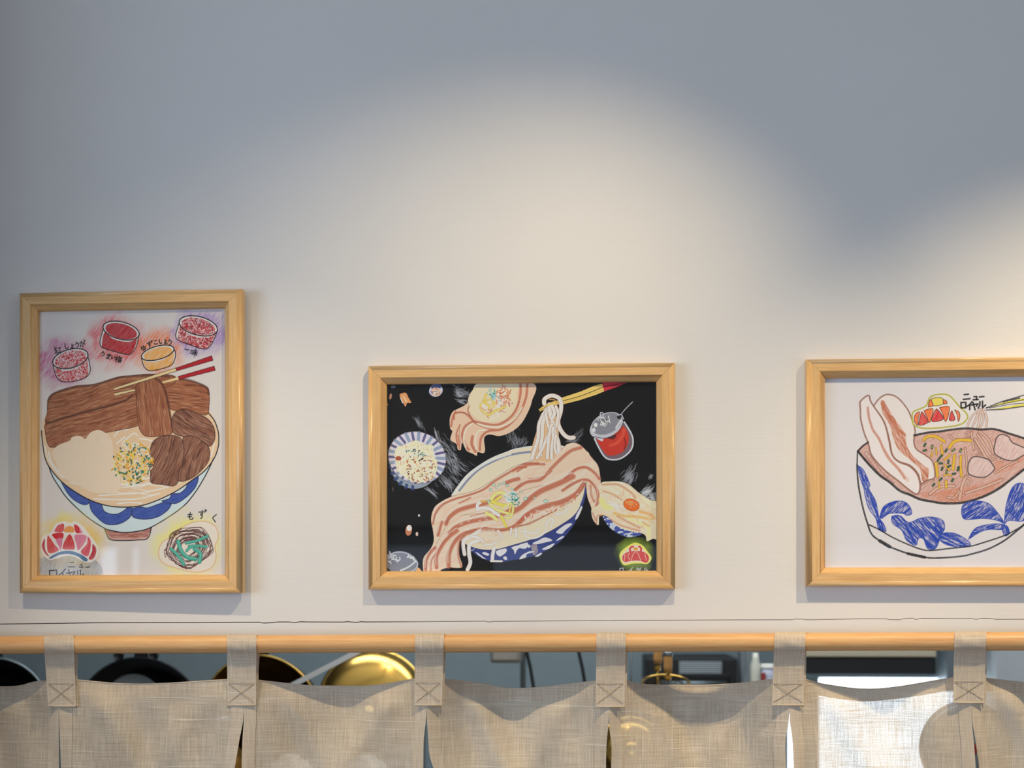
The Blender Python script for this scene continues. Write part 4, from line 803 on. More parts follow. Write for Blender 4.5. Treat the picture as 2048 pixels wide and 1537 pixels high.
    for p, col in (([(1115, 292), (1165, 280), (1215, 280), (1238, 300), (1235, 345), (1140, 360)], (224, 206, 84)), ([(1085, 375), (1095, 320), (1112, 300), (1135, 362)], OR), ([(1235, 300), (1268, 310), (1275, 338), (1240, 342)], OR),
        ([(945, 520), (950, 460), (975, 430), (1000, 425), (985, 500), (980, 560)], OR), ([(1020, 420), (1060, 470), (1082, 530), (995, 558), (1000, 490)], RE), ([(1045, 410), (1135, 395), (1100, 530), (1070, 470)], OR), ([(1170, 392), (1215, 440), (1235, 500), (1125, 520), (1140, 440)], RE), ([(1200, 380), (1295, 372), (1285, 470), (1258, 520), (1230, 440)], OR), ([(1325, 412), (1355, 500), (1300, 508), (1305, 450)], RE), ([(1350, 402), (1395, 425), (1405, 470), (1388, 520), (1375, 450)], OR)):
        A.poly(p, col); A.hatch(p, (240, 190, 160), 60, amin=0, amax=.25); A.line(p + [p[0]], 6, (48, 36, 36), .9)
    for ch, x, y, z, r in (('ニ', 1470, 270, 84, -4), ('ュ', 1560, 278, 66, -2), ('ー', 1622, 272, 56, -4), ('ロ', 1440, 355, 72, 0), ('イ', 1500, 360, 84, 0), ('ヤ', 1552, 362, 84, 0), ('ル', 1622, 350, 84, 0)): A.text(ch, x, y, z, r, 16, (26, 24, 24))
    A.poly([(1670, 383), (1830, 330), (2048, 285), (2220, 240), (2220, 262), (2048, 310), (1850, 345)], (222, 208, 84), 1, False); A.poly([(1690, 405), (1850, 375), (2048, 340), (2220, 330), (2220, 362), (2048, 366), (1850, 390)], (222, 208, 84), 1, False)
    for q, wd in (([(1665, 385), (1800, 330), (1930, 290), (2048, 255), (2220, 215)], 12), ([(1670, 385), (1830, 345), (2048, 300), (2220, 262)], 9), ([(1670, 405), (1850, 395), (2048, 368), (2220, 362)], 13), ([(1700, 385), (1900, 350), (2048, 335), (2220, 328)], 8), ([(1840, 320), (1930, 300), (2000, 285)], 18)): A.line(q, wd, CH, .9, rough=.4)

# ------------------------------------------------------------------ picture frames
PROF = [(0.0, 0.0), (0.0, 0.0115), (0.0006, 0.0150), (0.0022, 0.0178), (0.0046, 0.0194), (0.0075, 0.0200), (0.0185, 0.0200), (0.0200, 0.0194), (0.0208, 0.0180), (0.0262, 0.0122), (0.0272, 0.0116), (0.0276, 0.0104), (0.0276, 0.0040)]
def frame(label, px, group, paint, paper, ref, seed, yaw=0.0, depth0=0.0):
    (tl, tr, br, bl) = px; YF = -0.016
    w = [P(a, b, YF) for a, b in px]
    x0 = (w[0].x + w[3].x) / 2; x1 = (w[1].x + w[2].x) / 2; z1 = (w[0].z + w[1].z) / 2; z0 = (w[2].z + w[3].z) / 2
    rot = math.atan2(((w[1].z - w[0].z) + (w[2].z - w[3].z)) / 2, x1 - x0)
    print('frame', x0, x1, z0, z1, 'rot', math.degrees(rot), 'resid', w[1].z - w[0].z, w[2].z - w[3].z, w[0].x - w[3].x, w[1].x - w[2].x)
    cx, cz = (x0 + x1) / 2, (z0 + z1) / 2; hw, hh = (x1 - x0) / 2, (z1 - z0) / 2
    t = thing('picture_frame', label, 'picture', (cx, -0.0005, cz), group)
    t.rotation_euler = (0, -rot * .5, 0)
    if yaw:
        t.rotation_euler = (0, -rot * .5, yaw); t.location.y = -0.0005 - hw * math.sin(abs(yaw))
    uvn = 'UVMap'
    for side in range(4):
        bm = bmesh.new(); uv = bm.loops.layers.uv.new(uvn)
        L = hw if side % 2 == 0 else hh; D = hh if side % 2 == 0 else hw
        rows = []
        acc = 0; vs = []
        for i, (d, h) in enumerate(PROF):
            if i: acc += math.hypot(d - PROF[i - 1][0], h - PROF[i - 1][1])
            vs.append(acc)
            row = []
            for sgn in (-1, 1):
                a = sgn * (L - d - 0.00012); b = D - d
                if side == 0: p = (a, -h, b)
                elif side == 1: p = (b, -h, -a)
                elif side == 2: p = (-a, -h, -b)
                else: p = (-b, -h, a)
                row.append((bm.verts.new(p), a))
            rows.append(row)
        off = seed * 3.7 + side * 1.31
        for i in range(len(rows) - 1):
            f = bm.faces.new((rows[i][0][0], rows[i][1][0], rows[i + 1][1][0], rows[i + 1][0][0]))
            for lp, (uu, vv) in zip(f.loops, ((rows[i][0][1], vs[i]), (rows[i][1][1], vs[i]), (rows[i + 1][1][1], vs[i + 1]), (rows[i + 1][0][1], vs[i + 1]))):
                lp[uv].uv = (uu + off, vv + off)
        bm.faces.new([r[0][0] for r in rows]); bm.faces.new([r[1][0] for r in rows][::-1]); bmesh.ops.recalc_face_normals(bm, faces=bm.faces)
        o = obj('frame_rail', bm, M_frame, t)
        for i, f in enumerate(o.data.polygons): f.use_smooth = (i in (1, 2, 3, 4, 6, 7, 9, 10))
    iw, ih = hw - 0.0270, hh - 0.0270
    bm = bmesh.new(); box(bm, -iw, iw, -.0054, -.0006, -ih, ih); obj('backing_board', bm, M_board, t)
    YP = -0.0062
    A = Art(cx - iw, cx + iw, cz - ih, cz + ih, YP, paper, ref, seed); paint(A); im = A.image('drawing_%d' % seed)
    bm = bmesh.new(); uv = bm.loops.layers.uv.new(uvn)
    box(bm, -iw, iw, -.0058, -.0055, -ih, ih)
    for f in bm.faces:
        for lp in f.loops: lp[uv].uv = ((lp.vert.co.x + iw) / (2 * iw), (lp.vert.co.z + ih) / (2 * ih))
    obj('drawing', bm, image_mat('drawing_print_%d' % seed, im), t)
    bm = bmesh.new(); box(bm, -iw, iw, -.0082, -.0072, -ih, ih); obj('glazing', bm, M_glass, t)
    return t
frame('upright light oak frame with a drawing of brown meat slices on a noodle bowl', [(40, 586), (487, 580), (487, 1187), (38, 1187)], 'framed food drawings', paint_left, (206, 196, 192), (206, 202, 201), 1, yaw=math.radians(-1.2))
frame('light oak frame with a painting of noodles and pork floating on black', [(735, 732), (1350, 725), (1351, 1179), (737, 1180)], 'framed food drawings', paint_mid, (26, 23, 21), (222, 210, 194), 2)
frame('oak frame with a crayon drawing of a blue and white bowl, cut by photo edge', [(1614, 718), (2230, 713), (2230, 1172), (1612, 1174)], 'framed food drawings', paint_right, (220, 212, 208), (219, 213, 203), 3)

# ------------------------------------------------------------------ rod and noren
YR, RR_ = -0.042, 0.0134
def rod_z(px): return P(px, 1291 - px * 0.0038, YR).z
rt = thing('curtain_rod', 'round light pine rod running along under the wall, carrying the linen curtain', 'rod', (0, YR, rod_z(1024)))
L0, L1 = pxx(-330, YR), pxx(2330, YR)
slope = (rod_z(2048) - rod_z(0)) / (pxx(2048, YR) - pxx(0, YR))
def rz(x): return rod_z(0) + slope * (x - pxx(0, YR))
bm = bmesh.new(); uv = bm.loops.layers.uv.new('UVMap'); NS = 32; NX = 40; rings = []
for i in range(NX + 1):
    x = L0 + (L1 - L0) * i / NX
    rings.append([bm.verts.new((x, RR_ * math.cos(2 * PI * k / NS), rz(x) - rod_z(1024) + RR_ * math.sin(2 * PI * k / NS))) for k in range(NS)])
for i in range(NX):
    for k in range(NS):
        k2 = (k + 1) % NS; f = bm.faces.new((rings[i][k], rings[i][k2], rings[i + 1][k2], rings[i + 1][k])); f.smooth = True
        for lp, (a, b) in zip(f.loops, ((i, k), (i, k + 1), (i + 1, k + 1), (i + 1, k))): lp[uv].uv = (a / NX * 2.0, b / NS * 2 * PI * RR_)
bm.faces.new(rings[0]); bm.faces.new(rings[-1][::-1])
o = obj('pole', bm, M_rod, rt)
for sx in (L0 + .02, L1 - .02):
    bm = bmesh.new(); zz = rz(sx) - rod_z(1024)
    box(bm, sx - .02, sx + .02, .034, .042, zz - .03, zz + .045, .001); tube(bm, [(sx, .036, zz + .02), (sx, .016, zz - .014), (sx, 0, zz - .020), (sx, -.018, zz - .004), (sx, -.019, zz + .006)], .0035)
    obj('bracket', bm, M_steel, rt, True)

nt = thing('noren_curtain', 'beige split linen shop curtain hanging from the pine rod by fabric tabs', 'curtain', (0, 0, 0))
TABS = [((87, 147), (96, 152), 1413, 1366), ((454, 513), (455, 512), 1411, 1366), ((830, 888), (829, 884), 1411, 1364), ((1193, 1252), (1191, 1249), 1414, 1366), ((1549, 1611), (1544, 1607), 1411, 1366), ((1909, 1973), (1906, 1968), 1406, 1362)]
EXTRA = [((-280, -220), (-276, -216), 1413, 1366), ((2270, 2330), (2268, 2328), 1404, 1360)]
YC = YR + .010
PANELS = [  # left edge (px at top, bottom), right edge, top curve, recess amplitude, sag centre
 dict(l=[(1360, -248), (1537, -246)], r=[(1360, 118), (1440, 118), (1537, 116)], top=[(-250, 1362), (-150, 1376), (0, 1378), (60, 1367), (118, 1362)], A=.045, c=.5),
 dict(l=[(1360, 118), (1440, 119), (1537, 119)], r=[(1360, 484), (1432, 487), (1480, 480), (1537, 472)], top=[(118, 1361), (150, 1362), (240, 1370), (330, 1369), (455, 1361), (484, 1361)], A=.012, c=.45),
 dict(l=[(1360, 484), (1432, 488), (1480, 486), (1537, 486)], r=[(1360, 858), (1430, 853), (1480, 848), (1537, 847)], top=[(484, 1361), (515, 1363), (600, 1374), (650, 1376), (740, 1375), (830, 1360), (858, 1360)], A=.030, c=.5),
 dict(l=[(1360, 858), (1430, 854), (1480, 857), (1510, 859), (1537, 867)], r=[(1360, 1222), (1440, 1217), (1490, 1213), (1537, 1212)], top=[(858, 1360), (888, 1361), (960, 1372), (1010, 1382), (1080, 1380), (1195, 1364), (1222, 1364)], A=.048, c=.48),
 dict(l=[(1360, 1222), (1440, 1218), (1490, 1223), (1537, 1222)], r=[(1360, 1580), (1436, 1578), (1480, 1571), (1537, 1572)], top=[(1222, 1363), (1250, 1363), (1290, 1373), (1400, 1377), (1480, 1372), (1545, 1362), (1580, 1361)], A=.056, c=.5),
 dict(l=[(1360, 1580), (1436, 1579), (1480, 1584), (1537, 1586)], r=[(1360, 1940), (1442, 1943), (1490, 1946), (1537, 1948)], top=[(1580, 1360), (1610, 1361), (1650, 1371), (1730, 1382), (1800, 1378), (1908, 1358), (1940, 1358)], A=.030, c=.5),
 dict(l=[(1360, 1940), (1442, 1944), (1480, 1950), (1537, 1958)], r=[(1360, 2298), (1537, 2296)], top=[(1940, 1357), (1970, 1358), (2040, 1367), (2120, 1372), (2270, 1358), (2298, 1356)], A=.035, c=.5)]
def interp(pts, x):
    if x <= pts[0][0]: return pts[0][1]
    for a, b in zip(pts, pts[1:]):
        if x <= b[0]:
            t = (x - a[0]) / (b[0] - a[0]); return a[1] + (b[1] - a[1]) * t
    return pts[-1][1]
def sm(pts):
    a = np.array(pts, float); q = catmull(a, False, 8); return [tuple(v) for v in q]
for p in PANELS: p['top'] = sm(p['top']); p['l'] = sm(p['l']); p['r'] = sm(p['r'])
BOT = 2050.0
def smooth01(t): t = max(0, min(1, t)); return t * t * (3 - 2 * t)
def cloth_y(i, s, d):
    """depth of the cloth: s 0..1 across the panel, d pixels below its top edge"""
    p = PANELS[i]; c = p['c']
    q = s ** (math.log(.5) / math.log(c))
    b = max(0.0, math.sin(PI * q)) ** 1.15
    fall = 1 - .55 * smooth01((d - 60) / 220.0)
    y = p['A'] * b * fall
    y += .006 * math.sin(s * 9 + i * 1.7 + d / 90.0) * b * smooth01(d / 50)
    y += .004 * math.sin(s * 17 + i * 2.3 - d / 60.0) * smooth01(d / 60) * min(1, 6 * s * (1 - s))
    # diagonal pull folds from the tabs
    y -= .010 * math.exp(-((s - .20 - d / 700.0) / .085) ** 2) * smooth01(d / 60) * (1 - smooth01((d - 120) / 200))
    y -= .008 * math.exp(-((s - .82 + d / 600.0) / .09) ** 2) * smooth01(d / 60) * (1 - smooth01((d - 120) / 200))
    # loose vertical edges below the slit start
    y += .010 * smooth01((d - 60) / 160) * (math.exp(-(s / .06) ** 2) * math.sin(i * 2.1) + math.exp(-((1 - s) / .06) ** 2) * math.cos(i * 1.7 + 1))
    return y
def cloth_pt(i, s, d, off=0.0):
    p = PANELS[i]
    py = 1360 + d
    xl = interp(p['l'], py); xr = interp(p['r'], py); x = xl + (xr - xl) * s
    ytop = interp(p['top'], x)
    q = P(x, ytop + d, YC)
    return Vector((q.x, YC + cloth_y(i, s, d) + off, q.z))
def grid(bm, uv, i, s0, s1, ns, ds, off=0.0):
    V = [[None] * (ns + 1) for _ in ds]
    for j, d in enumerate(ds):
        for k in range(ns + 1):
            s = s0 + (s1 - s0) * k / ns; V[j][k] = bm.verts.new(cloth_pt(i, s, d, off))
    for j in range(len(ds) - 1):
        for k in range(ns):
            f = bm.faces.new((V[j][k], V[j + 1][k], V[j + 1][k + 1], V[j][k + 1])); f.smooth = True
            for lp in f.loops: lp[uv].uv = (lp.vert.co.x + i * .13, lp.vert.co.z + i * .21)
    return V
DS = [0, 3, 8, 14, 20, 26] + [26 + 6 * k for k in range(1, 40)] + [266 + 20 * k for k in range(1, 20)]
for i, p in enumerate(PANELS):
    bm = bmesh.new(); uv = bm.loops.layers.uv.new('UVMap'); grid(bm, uv, i, 0, 1, 72, DS)
    pan = obj('panel', bm, M_linen, nt)
    bm = bmesh.new(); uv = bm.loops.layers.uv.new('UVMap'); grid(bm, uv, i, 0, 1, 72, [0, 6, 12, 18, 24], .0012)
    hm = obj('top_hem', bm, M_linen_d, pan)
    bm = bmesh.new(); uv = bm.loops.layers.uv.new('UVMap')
    tube(bm, [cloth_pt(i, k / 60, 0) + Vector((0, .0004, .0004)) for k in range(61)], .0011, 6); obj('hem_fold', bm, M_linen_d, pan, True)
    for (a, b) in ((0, .065), (.935, 1)):
        bm = bmesh.new(); uv = bm.loops.layers.uv.new('UVMap'); grid(bm, uv, i, a, b, 5, [d for d in DS if d >= 26], -.0012); obj('side_hem', bm, M_linen_d, pan)
for ti, (tp, bt, yb, yp) in enumerate(TABS + EXTRA):
    xm = (tp[0] + tp[1]) / 2;  zc0 = rz(pxx(xm, YR)); R = RR_ + .0012
    ztop = P(xm, yp, YC).z; zbot = P(xm, yb, YC).z
    path = [(YC - .0022, zbot), (YC - .0024, zbot + (ztop - zbot) * .5), (YC - .0026, ztop), (YC - .0055, ztop + (zc0 - ztop) * .22), (YR + .0035, ztop + (zc0 - ztop) * .52)]
    path += [(YR - R * math.cos(a), zc0 + R * math.sin(a)) for a in [math.radians(q) for q in range(-60, 193, 11)]]
    path += [(YR + .0162, ztop + (zc0 - ztop) * .60), (YC + .0022, ztop + (zc0 - ztop) * .30), (YC + .0028, ztop), (YC + .0026, zbot + (ztop - zbot) * .5), (YC + .0024, zbot)]
    bm = bmesh.new(); uv = bm.loops.layers.uv.new('UVMap'); rows = []; acc = 0; accs = []
    zt = zc0 + R
    for k, (y, z) in enumerate(path):
        if k: acc += math.hypot(y - path[k - 1][0], z - path[k - 1][1])
        accs.append(acc); t = (z - zbot) / (zt - zbot)
        back = k > len(path) // 2
        xa = bt[0] + (tp[0] - bt[0]) * t; xb = bt[1] + (tp[1] - bt[1]) * t
        if back: xa += 4; xb += 4
        yy = min(y, YC); xa = pxx(xa, yy); xb = pxx(xb, yy)
        rows.append([bm.verts.new((xa + (xb - xa) * q / 6, y + .0006 * math.sin(k * .9 + q * 1.3 + ti), z)) for q in range(7)])
    for k in range(len(rows) - 1):
        for q in range(6):
            f = bm.faces.new((rows[k][q], rows[k][q + 1], rows[k + 1][q + 1], rows[k + 1][q])); f.smooth = True
            for lp, (kk, qq) in zip(f.loops, ((k, q), (k, q + 1), (k + 1, q + 1), (k + 1, q))): lp[uv].uv = (rows[kk][qq].co.x + ti * .37, accs[kk] + ti * .21)
    tb = obj('tab', bm, M_linen_d, nt)
    bm = bmesh.new(); ya = YC - .0034
    xa, xb = pxx(bt[0] + 3, YC), pxx(bt[1] - 3, YC); za, zb2 = ztop - .0015, zbot + .0045
    for a, b in (((xa, za), (xb, zb2)), ((xb, za), (xa, zb2)), ((xa, za), (xb, za))):
        tube(bm, [(a[0], ya, a[1]), ((a[0] + b[0]) / 2, ya - .0002, (a[1] + b[1]) / 2), (b[0], ya, b[1])], .00035, 5)
    obj('stitching', bm, M_thread, tb)
    bm = bmesh.new(); uv = bm.loops.layers.uv.new('UVMap'); xa, xb = pxx(bt[0], YC), pxx(bt[1], YC)
    tube(bm, [(xa, YC - .0026, zbot), (xb, YC - .0026, zbot)], .0011, 8); obj('tab_edge', bm, M_linen_d, tb, True)

# ------------------------------------------------------------------ kitchen behind the curtain
YK = 1.75; WINL = 4.6
def kx(px, Y): return P(px, 1300, Y).x
def kz(py, Y): return P(1024, py, Y).z
win_x0, win_x1 = kx(1564, YK), kx(1935, YK); win_z1 = kz(1347, YK); win_z0 = .85
bm = bmesh.new()
box(bm, XL, win_x0, YK, YK + .1, 0, CEIL); box(bm, win_x1, XR, YK, YK + .1, 0, CEIL); box(bm, win_x0, win_x1, YK, YK + .1, win_z1, CEIL); box(bm, win_x0, win_x1, YK, YK + .1, 0, win_z0)
struct('wall_kitchen', bm, M_steelp)
bm = bmesh.new()
for q in ((win_x0, win_x0 + .02, win_z0, win_z1), (win_x1 - .02, win_x1, win_z0, win_z1), (win_x0, win_x1, win_z0, win_z0 + .02), (win_x0, win_x1, win_z1 - .012, win_z1)): box(bm, q[0], q[1], YK + .02, YK + .06, q[2], q[3])
wk = struct('window_10', bm, M_steel); bm = bmesh.new(); box(bm, win_x0, win_x1, YK + .022, YK + .026, win_z0, win_z1); tm = NT('sunlit_frosted_glass'); em = tm.n('Emission', Color=(.80, .91, 1, 1), Strength=WINL); tm.ln(em.outputs[0], tm.out.inputs[0]); obj('frosted_pane', bm, tm.m, wk)
bm = bmesh.new(); box(bm, kx(1874, YK), kx(1906, YK), YK - .10, YK - .001, kz(1376, YK), CEIL - .001, .003); tag(obj('duct', bm, M_steel), 'grey square duct hanging between range hood and sixth fabric tab', 'duct')
bm = bmesh.new(); box(bm, kx(1590, YK), kx(1631, YK), YK - .06, YK - .001, 0, CEIL); struct('trim_4', bm, M_steelp)
# range hood: beige front board over a black slot
Yh = 1.15
t = thing('range_hood', 'black range hood with a beige front board above the bright kitchen window', 'hood', (kx(1745, Yh), Yh, kz(1347, Yh)))
lx, rx_ = kx(1600, Yh) - t.location.x, kx(1872, Yh) - t.location.x
bm = bmesh.new(); box(bm, lx, rx_, 0, .3, 0, kz(1314, Yh) - t.location.z, .002); obj('filter_housing', bm, M_blackm, t)
bm = bmesh.new(); box(bm, lx, rx_, -.004, .3, kz(1313, Yh) - t.location.z, .25, .002); obj('front_board', bm, simple('beige_board', rgb(196, 184, 158), .6), t)
bm = bmesh.new(); box(bm, lx, lx + .03, .1, .2, .25, CEIL - t.location.z - .002); box(bm, rx_ - .03, rx_, .1, .2, .25, CEIL - t.location.z - .002); obj('hanger', bm, M_steel, t)
# pot rail
Yp = 0.72; zr = kz(1240, Yp)
t = thing('pot_rail', 'steel hanging rail for pans, hidden behind the wall edge', 'rail', (0, Yp, zr))
bm = bmesh.new(); tube(bm, [(-1.35, 0, 0), (.9, 0, 0)], .007, 12); obj('rail_bar', bm, M_steel, t, True)
for xx in (-1.3, -.06, .85):
    bm = bmesh.new(); tube(bm, [(xx, 0, 0), (xx, 0, CEIL - zr - .001)], .005, 8); obj('rail_hanger', bm, M_steel, t, True)
def facing(tx=0, tz=0): return Matrix.Rotation(PI / 2 + tx, 4, 'X') @ Matrix.Rotation(tz, 4, 'Y')
def pan(name, label, px, py, rpx, Y, mats, convex=False, tilt=(0, 0), handle=True, knobs=False, group='pans hanging in the kitchen', deep=.045):
    c = P(px, py, Y); r = rpx * (c - CAM).dot(FW) / FPX
    t = thing(name, label, 'pan', c, group); M = facing(*tilt)   # local +Z points to the camera (-Y)
    if convex:
        n = 10; prof = [(r * math.sin(a), deep * math.cos(a)) for a in [PI / 2 * k / n for k in range(n + 1)]]; prof += [(r + .004, -.001), (r + .005, -.004), (r, -.006)] + [(r * .985 * math.sin(a), deep * .94 * math.cos(a) - .003) for a in [PI / 2 * (n - k) / n for k in range(n + 1)]]
    else:
        prof = [(0, -deep + .0005), (r * .82, -deep), (r * .87, -deep + .004), (r * .97, -.002), (r, 0), (r + .002, -.002), (r * .99, -.006), (r * .82, -deep), (r * .72, -deep - .004), (0, -deep - .004)]
    bm = bmesh.new(); lathe(bm, prof, 56, M); obj('body', bm, mats[0], t, True)
    if not convex and mats[1]:
        bm = bmesh.new(); lathe(bm, [(0, -deep + .0026), (r * .45, -deep + .0026), (r * .46, -deep + .0012)], 40, M @ Matrix.Translation((-r * .21, r * .27, 0))); obj('base_sheen', bm, mats[1], t, True)  # off-centre disc painted in as the pan base's reflection
    bm = bmesh.new(); tube(bm, [M @ Vector((r * math.cos(2 * PI * k / 56), r * math.sin(2 * PI * k / 56), .0)) for k in range(56)], .0022, 6, True); obj('rim', bm, mats[2], t, True)
    top = zr - c.z - .012
    if handle == 'wire':
        bm = bmesh.new(); tube(bm, [(0, 0, r), (0, .004, top), (0, Yp - Y, top + .02)], .0018, 6); obj('hook', bm, M_steel, t, True)
    elif handle:
        bm = bmesh.new(); z0 = r * .96; box(bm, -.014, .014, .004, .012, z0, max(z0 + .02, top), .003)
        tube(bm, [(0, .008, top - .004), (0, Yp - Y + .0, top + .02)], .003, 8); obj('handle', bm, mats[3], t, True)
    if knobs:
        for sx, s in ((-.042, .011), (.030, .010)):
            bm = bmesh.new(); lathe(bm, [(0, .012), (s * .8, .011), (s, .006), (s * .8, 0), (s * .5, -.004), (s * .5, -.012), (0, -.012)], 20, Matrix.Translation((sx, 0, r + .004)) @ Matrix.Rotation(PI / 2, 4, 'X')); obj('knob', bm, M_blackm, t, True)
            bm = bmesh.new(); box(bm, sx - .004, sx + .004, .002, .008, r * .92, r + .03, .001); obj('bracket', bm, M_blackm, t)
    return t
pan('frying_pan', 'black iron frying pan with pale reflection painted on its base behind the second tab gap', 280, 1453, 137, .70, (M_black, M_base, M_black, M_blackm), knobs=True, tilt=(.05, -.06))
pan('frying_pan', 'blue black frying pan at the far left edge of the opening', -12, 1425, 108, .62, (M_black, None, M_steel, M_blackm), tilt=(0, .12))
pan('frying_pan', 'dark tarnished brass pan behind the second fabric tab', 522, 1440, 130, .72, (M_brassd, M_brassd, M_brass, M_blackm), tilt=(.1, -.2), deep=.06)
t = pan('brass_bowl', 'shiny domed brass pan left of the third fabric tab', 745, 1408, 106, .66, (M_brass, None, M_brass, M_brassd), convex=True, tilt=(-.08, .1), handle=True, deep=.055)
t = pan('brass_bowl', 'small brass bowl seen dimly through the linen right of the fourth tab', 1262, 1500, 62, .50, (M_brass, None, M_brass, M_brassd), convex=True, tilt=(-.1, 0), deep=.04, handle='wire')
t = pan('placeholder', 'large round steel wok seen as a disc through the linen near the sixth tab', 1934, 1496, 88, .42, (M_steel, None, M_steel, M_blackm), convex=True, deep=.02)  # guessed dish standing for an unidentified round outline
bm = bmesh.new(); lathe(bm, [(0, .045), (.008, .043), (.010, .034), (.006, .026), (.006, .018), (0, .018)], 20, facing()); obj('boss', bm, simple('red_knob', rgb(170, 50, 40), .4), t, True)
# ladle, hanging askew
Yl = .52
t = thing('ladle', 'long grey steel ladle handle leaning between the brass pans', 'ladle', P(648, 1340, Yl))
a, b = P(575, 1376, Yl) - t.location, P(735, 1294, Yl) - t.location
dv = (b - a).normalized(); nv = Vector((-dv.z, 0, dv.x))
bm = bmesh.new()
pts = [a - dv * .10, a, b, b + dv * .06]; rows = []
for q in pts: rows.append([bm.verts.new(q + nv * .0050 * s + Vector((0, u, 0))) for s, u in ((-1, -.001), (1, -.001), (1, .001), (-1, .001))])
for A_, B_ in zip(rows, rows[1:]):
    for k in range(4): bm.faces.new((A_[k], A_[(k + 1) % 4], B_[(k + 1) % 4], B_[k]))
bm.faces.new(rows[0][::-1]); bm.faces.new(rows[-1]); obj('handle', bm, M_china, t)
bm = bmesh.new(); hp = a - dv * .125; lathe(bm, [(.03 * math.sin(x), -.03 * math.cos(x)) for x in [PI / 2 * k / 8 for k in range(9)]] + [(.0285 * math.sin(x), -.0285 * math.cos(x)) for x in [PI / 2 * k / 8 for k in range(8, -1, -1)]], 28, Matrix.Translation(hp)); obj('scoop', bm, M_steel, t, True)
bm = bmesh.new(); e = b + dv * .06; tube(bm, [e, e + Vector((.004, .05, .03)), Vector((e.x + .004, Yp - Yl, zr - t.location.z - .008))], .0022, 6); obj('hook', bm, M_steel, t, True)
# wall box, conduit and cables
Yb = 1.0
t = thing('switch_box', 'grey metal box with rounded bottom edge hanging above the third panel', 'box', P(1011, 1300, Yb))
s = 1.1e-3
bm = bmesh.new(); box(bm, -31 * s, 31 * s, 0, .05, P(1011, 1327, Yb).z - t.location.z, .09, .006); obj('housing', bm, M_box, t, True)
bm = bmesh.new(); box(bm, -25 * s, 25 * s, -.003, .001, P(1011, 1321, Yb).z - t.location.z, .08, .001); obj('cover', bm, M_box, t)
bm = bmesh.new(); box(bm, -.004, .004, .02, .04, .085, CEIL - t.location.z - .001); obj('hanger', bm, M_steel, t)
bm = bmesh.new(); x_ = kx(1046, 1.2); tube(bm, [(x_, 1.2, .90), (x_, 1.2, CEIL - .002)], .0065, 12); tag(obj('conduit', bm, M_steel, None, True), 'pale vertical pipe just right of the grey metal box', 'pipe')
for (xa, xb, lab) in ((1050, 1068, 'black cable hanging next to the grey metal box'), (1154, 1172, 'black cable hanging left of the fourth fabric tab')):
    bm = bmesh.new(); q0, q1 = P(xa, 1290, .8), P(xb, 1380, .8)
    tube(bm, [Vector((q0.x - .01, .8, CEIL - .002)), Vector((q0.x - .006, .8, 2.1)), q0, (q0 + q1) / 2 + Vector((.0015, 0, 0)), q1, q1 + Vector((.02, 0, -.1)), q1 + Vector((.03, .02, -.35))], .0037, 10)
    tag(obj('cable', bm, M_blackm, None, True), lab, 'cable', 'black cables in the kitchen')
# strainers with wooden handles
def strainer(label, px, hx, ringp, Y, full):
    t = thing('noodle_strainer', label, 'strainer', P(px, 1340, Y), 'strainers with wooden handles'); c = t.location; k = (c - CAM).dot(FW) / FPX
    def L(x, y): q = P(x, y, Y) - c; return q
    a, b = L(hx[0], hx[2]), L(hx[1], 1262)
    bm = bmesh.new(); tube(bm, [a, a + (b - a) * .15, (a + b) / 2, b], [7.5 * k, 8.8 * k, 8.8 * k, 8 * k], 14); obj('handle', bm, M_kwood, t, True)
    bm = bmesh.new(); m1 = a + (b - a) * .40; m2 = a + (b - a) * .52; tube(bm, [m1, m2], 9.3 * k, 14); obj('band', bm, M_steel, t, True)
    bm = bmesh.new(); tube(bm, [b, b + Vector((0, .02, .02)), Vector((b.x, Yp - Y, zr - c.z - .008))], .002, 6); obj('hook', bm, M_steel, t, True)
    bm = bmesh.new(); lathe(bm, [(0, 7 * k), (5.5 * k, 5 * k), (7.5 * k, 0), (5.5 * k, -6 * k), (0, -8 * k)], 18, Matrix.Translation(a + Vector((0, 0, -8 * k)))); obj('ferrule', bm, M_brass, t, True)
    rc = L(ringp[0], ringp[1]); R = ringp[2] * k; Mx = Matrix.Translation(rc) @ Matrix.Rotation(math.radians(ringp[3]), 4, 'X')
    bm = bmesh.new(); tube(bm, [Mx @ Vector((R * math.cos(2 * PI * q / 48), R * math.sin(2 * PI * q / 48), 0)) for q in range(48)], .0026, 8, True); obj('ring', bm, M_brass, t, True)
    bm = bmesh.new(); tube(bm, [a + Vector((0, 0, -14 * k)), Mx @ Vector((0, R, 0))], .0022, 8); obj('stem', bm, M_brass, t, True)
    bm = bmesh.new()
    for q in range(18):
        an = 2 * PI * q / 18; tube(bm, [Mx @ Vector((R * math.cos(an) * math.cos(w_), R * math.sin(an) * math.cos(w_), -R * .9 * math.sin(w_))) for w_ in (0, .4, .8, 1.2, 1.5)], .0007, 5)
    for w_ in (.25, .5, .75, 1.0, 1.25): tube(bm, [Mx @ Vector((R * math.cos(2 * PI * q / 30) * math.cos(w_), R * math.sin(2 * PI * q / 30) * math.cos(w_), -R * .9 * math.sin(w_))) for q in range(30)], .0007, 5, True)
    o = obj('mesh_basket', bm, M_brassd, t); o['kind'] = 'stuff'
strainer('brass strainer with wooden handle and wide round rim', 1336, (1336, 1336, 1347), (1331, 1366, 47, 16), .55, True)
strainer('brass strainer with shorter handle ending in a bright brass ball', 1313, (1315, 1318, 1328), (1318, 1420, 34, 16), .70, True)
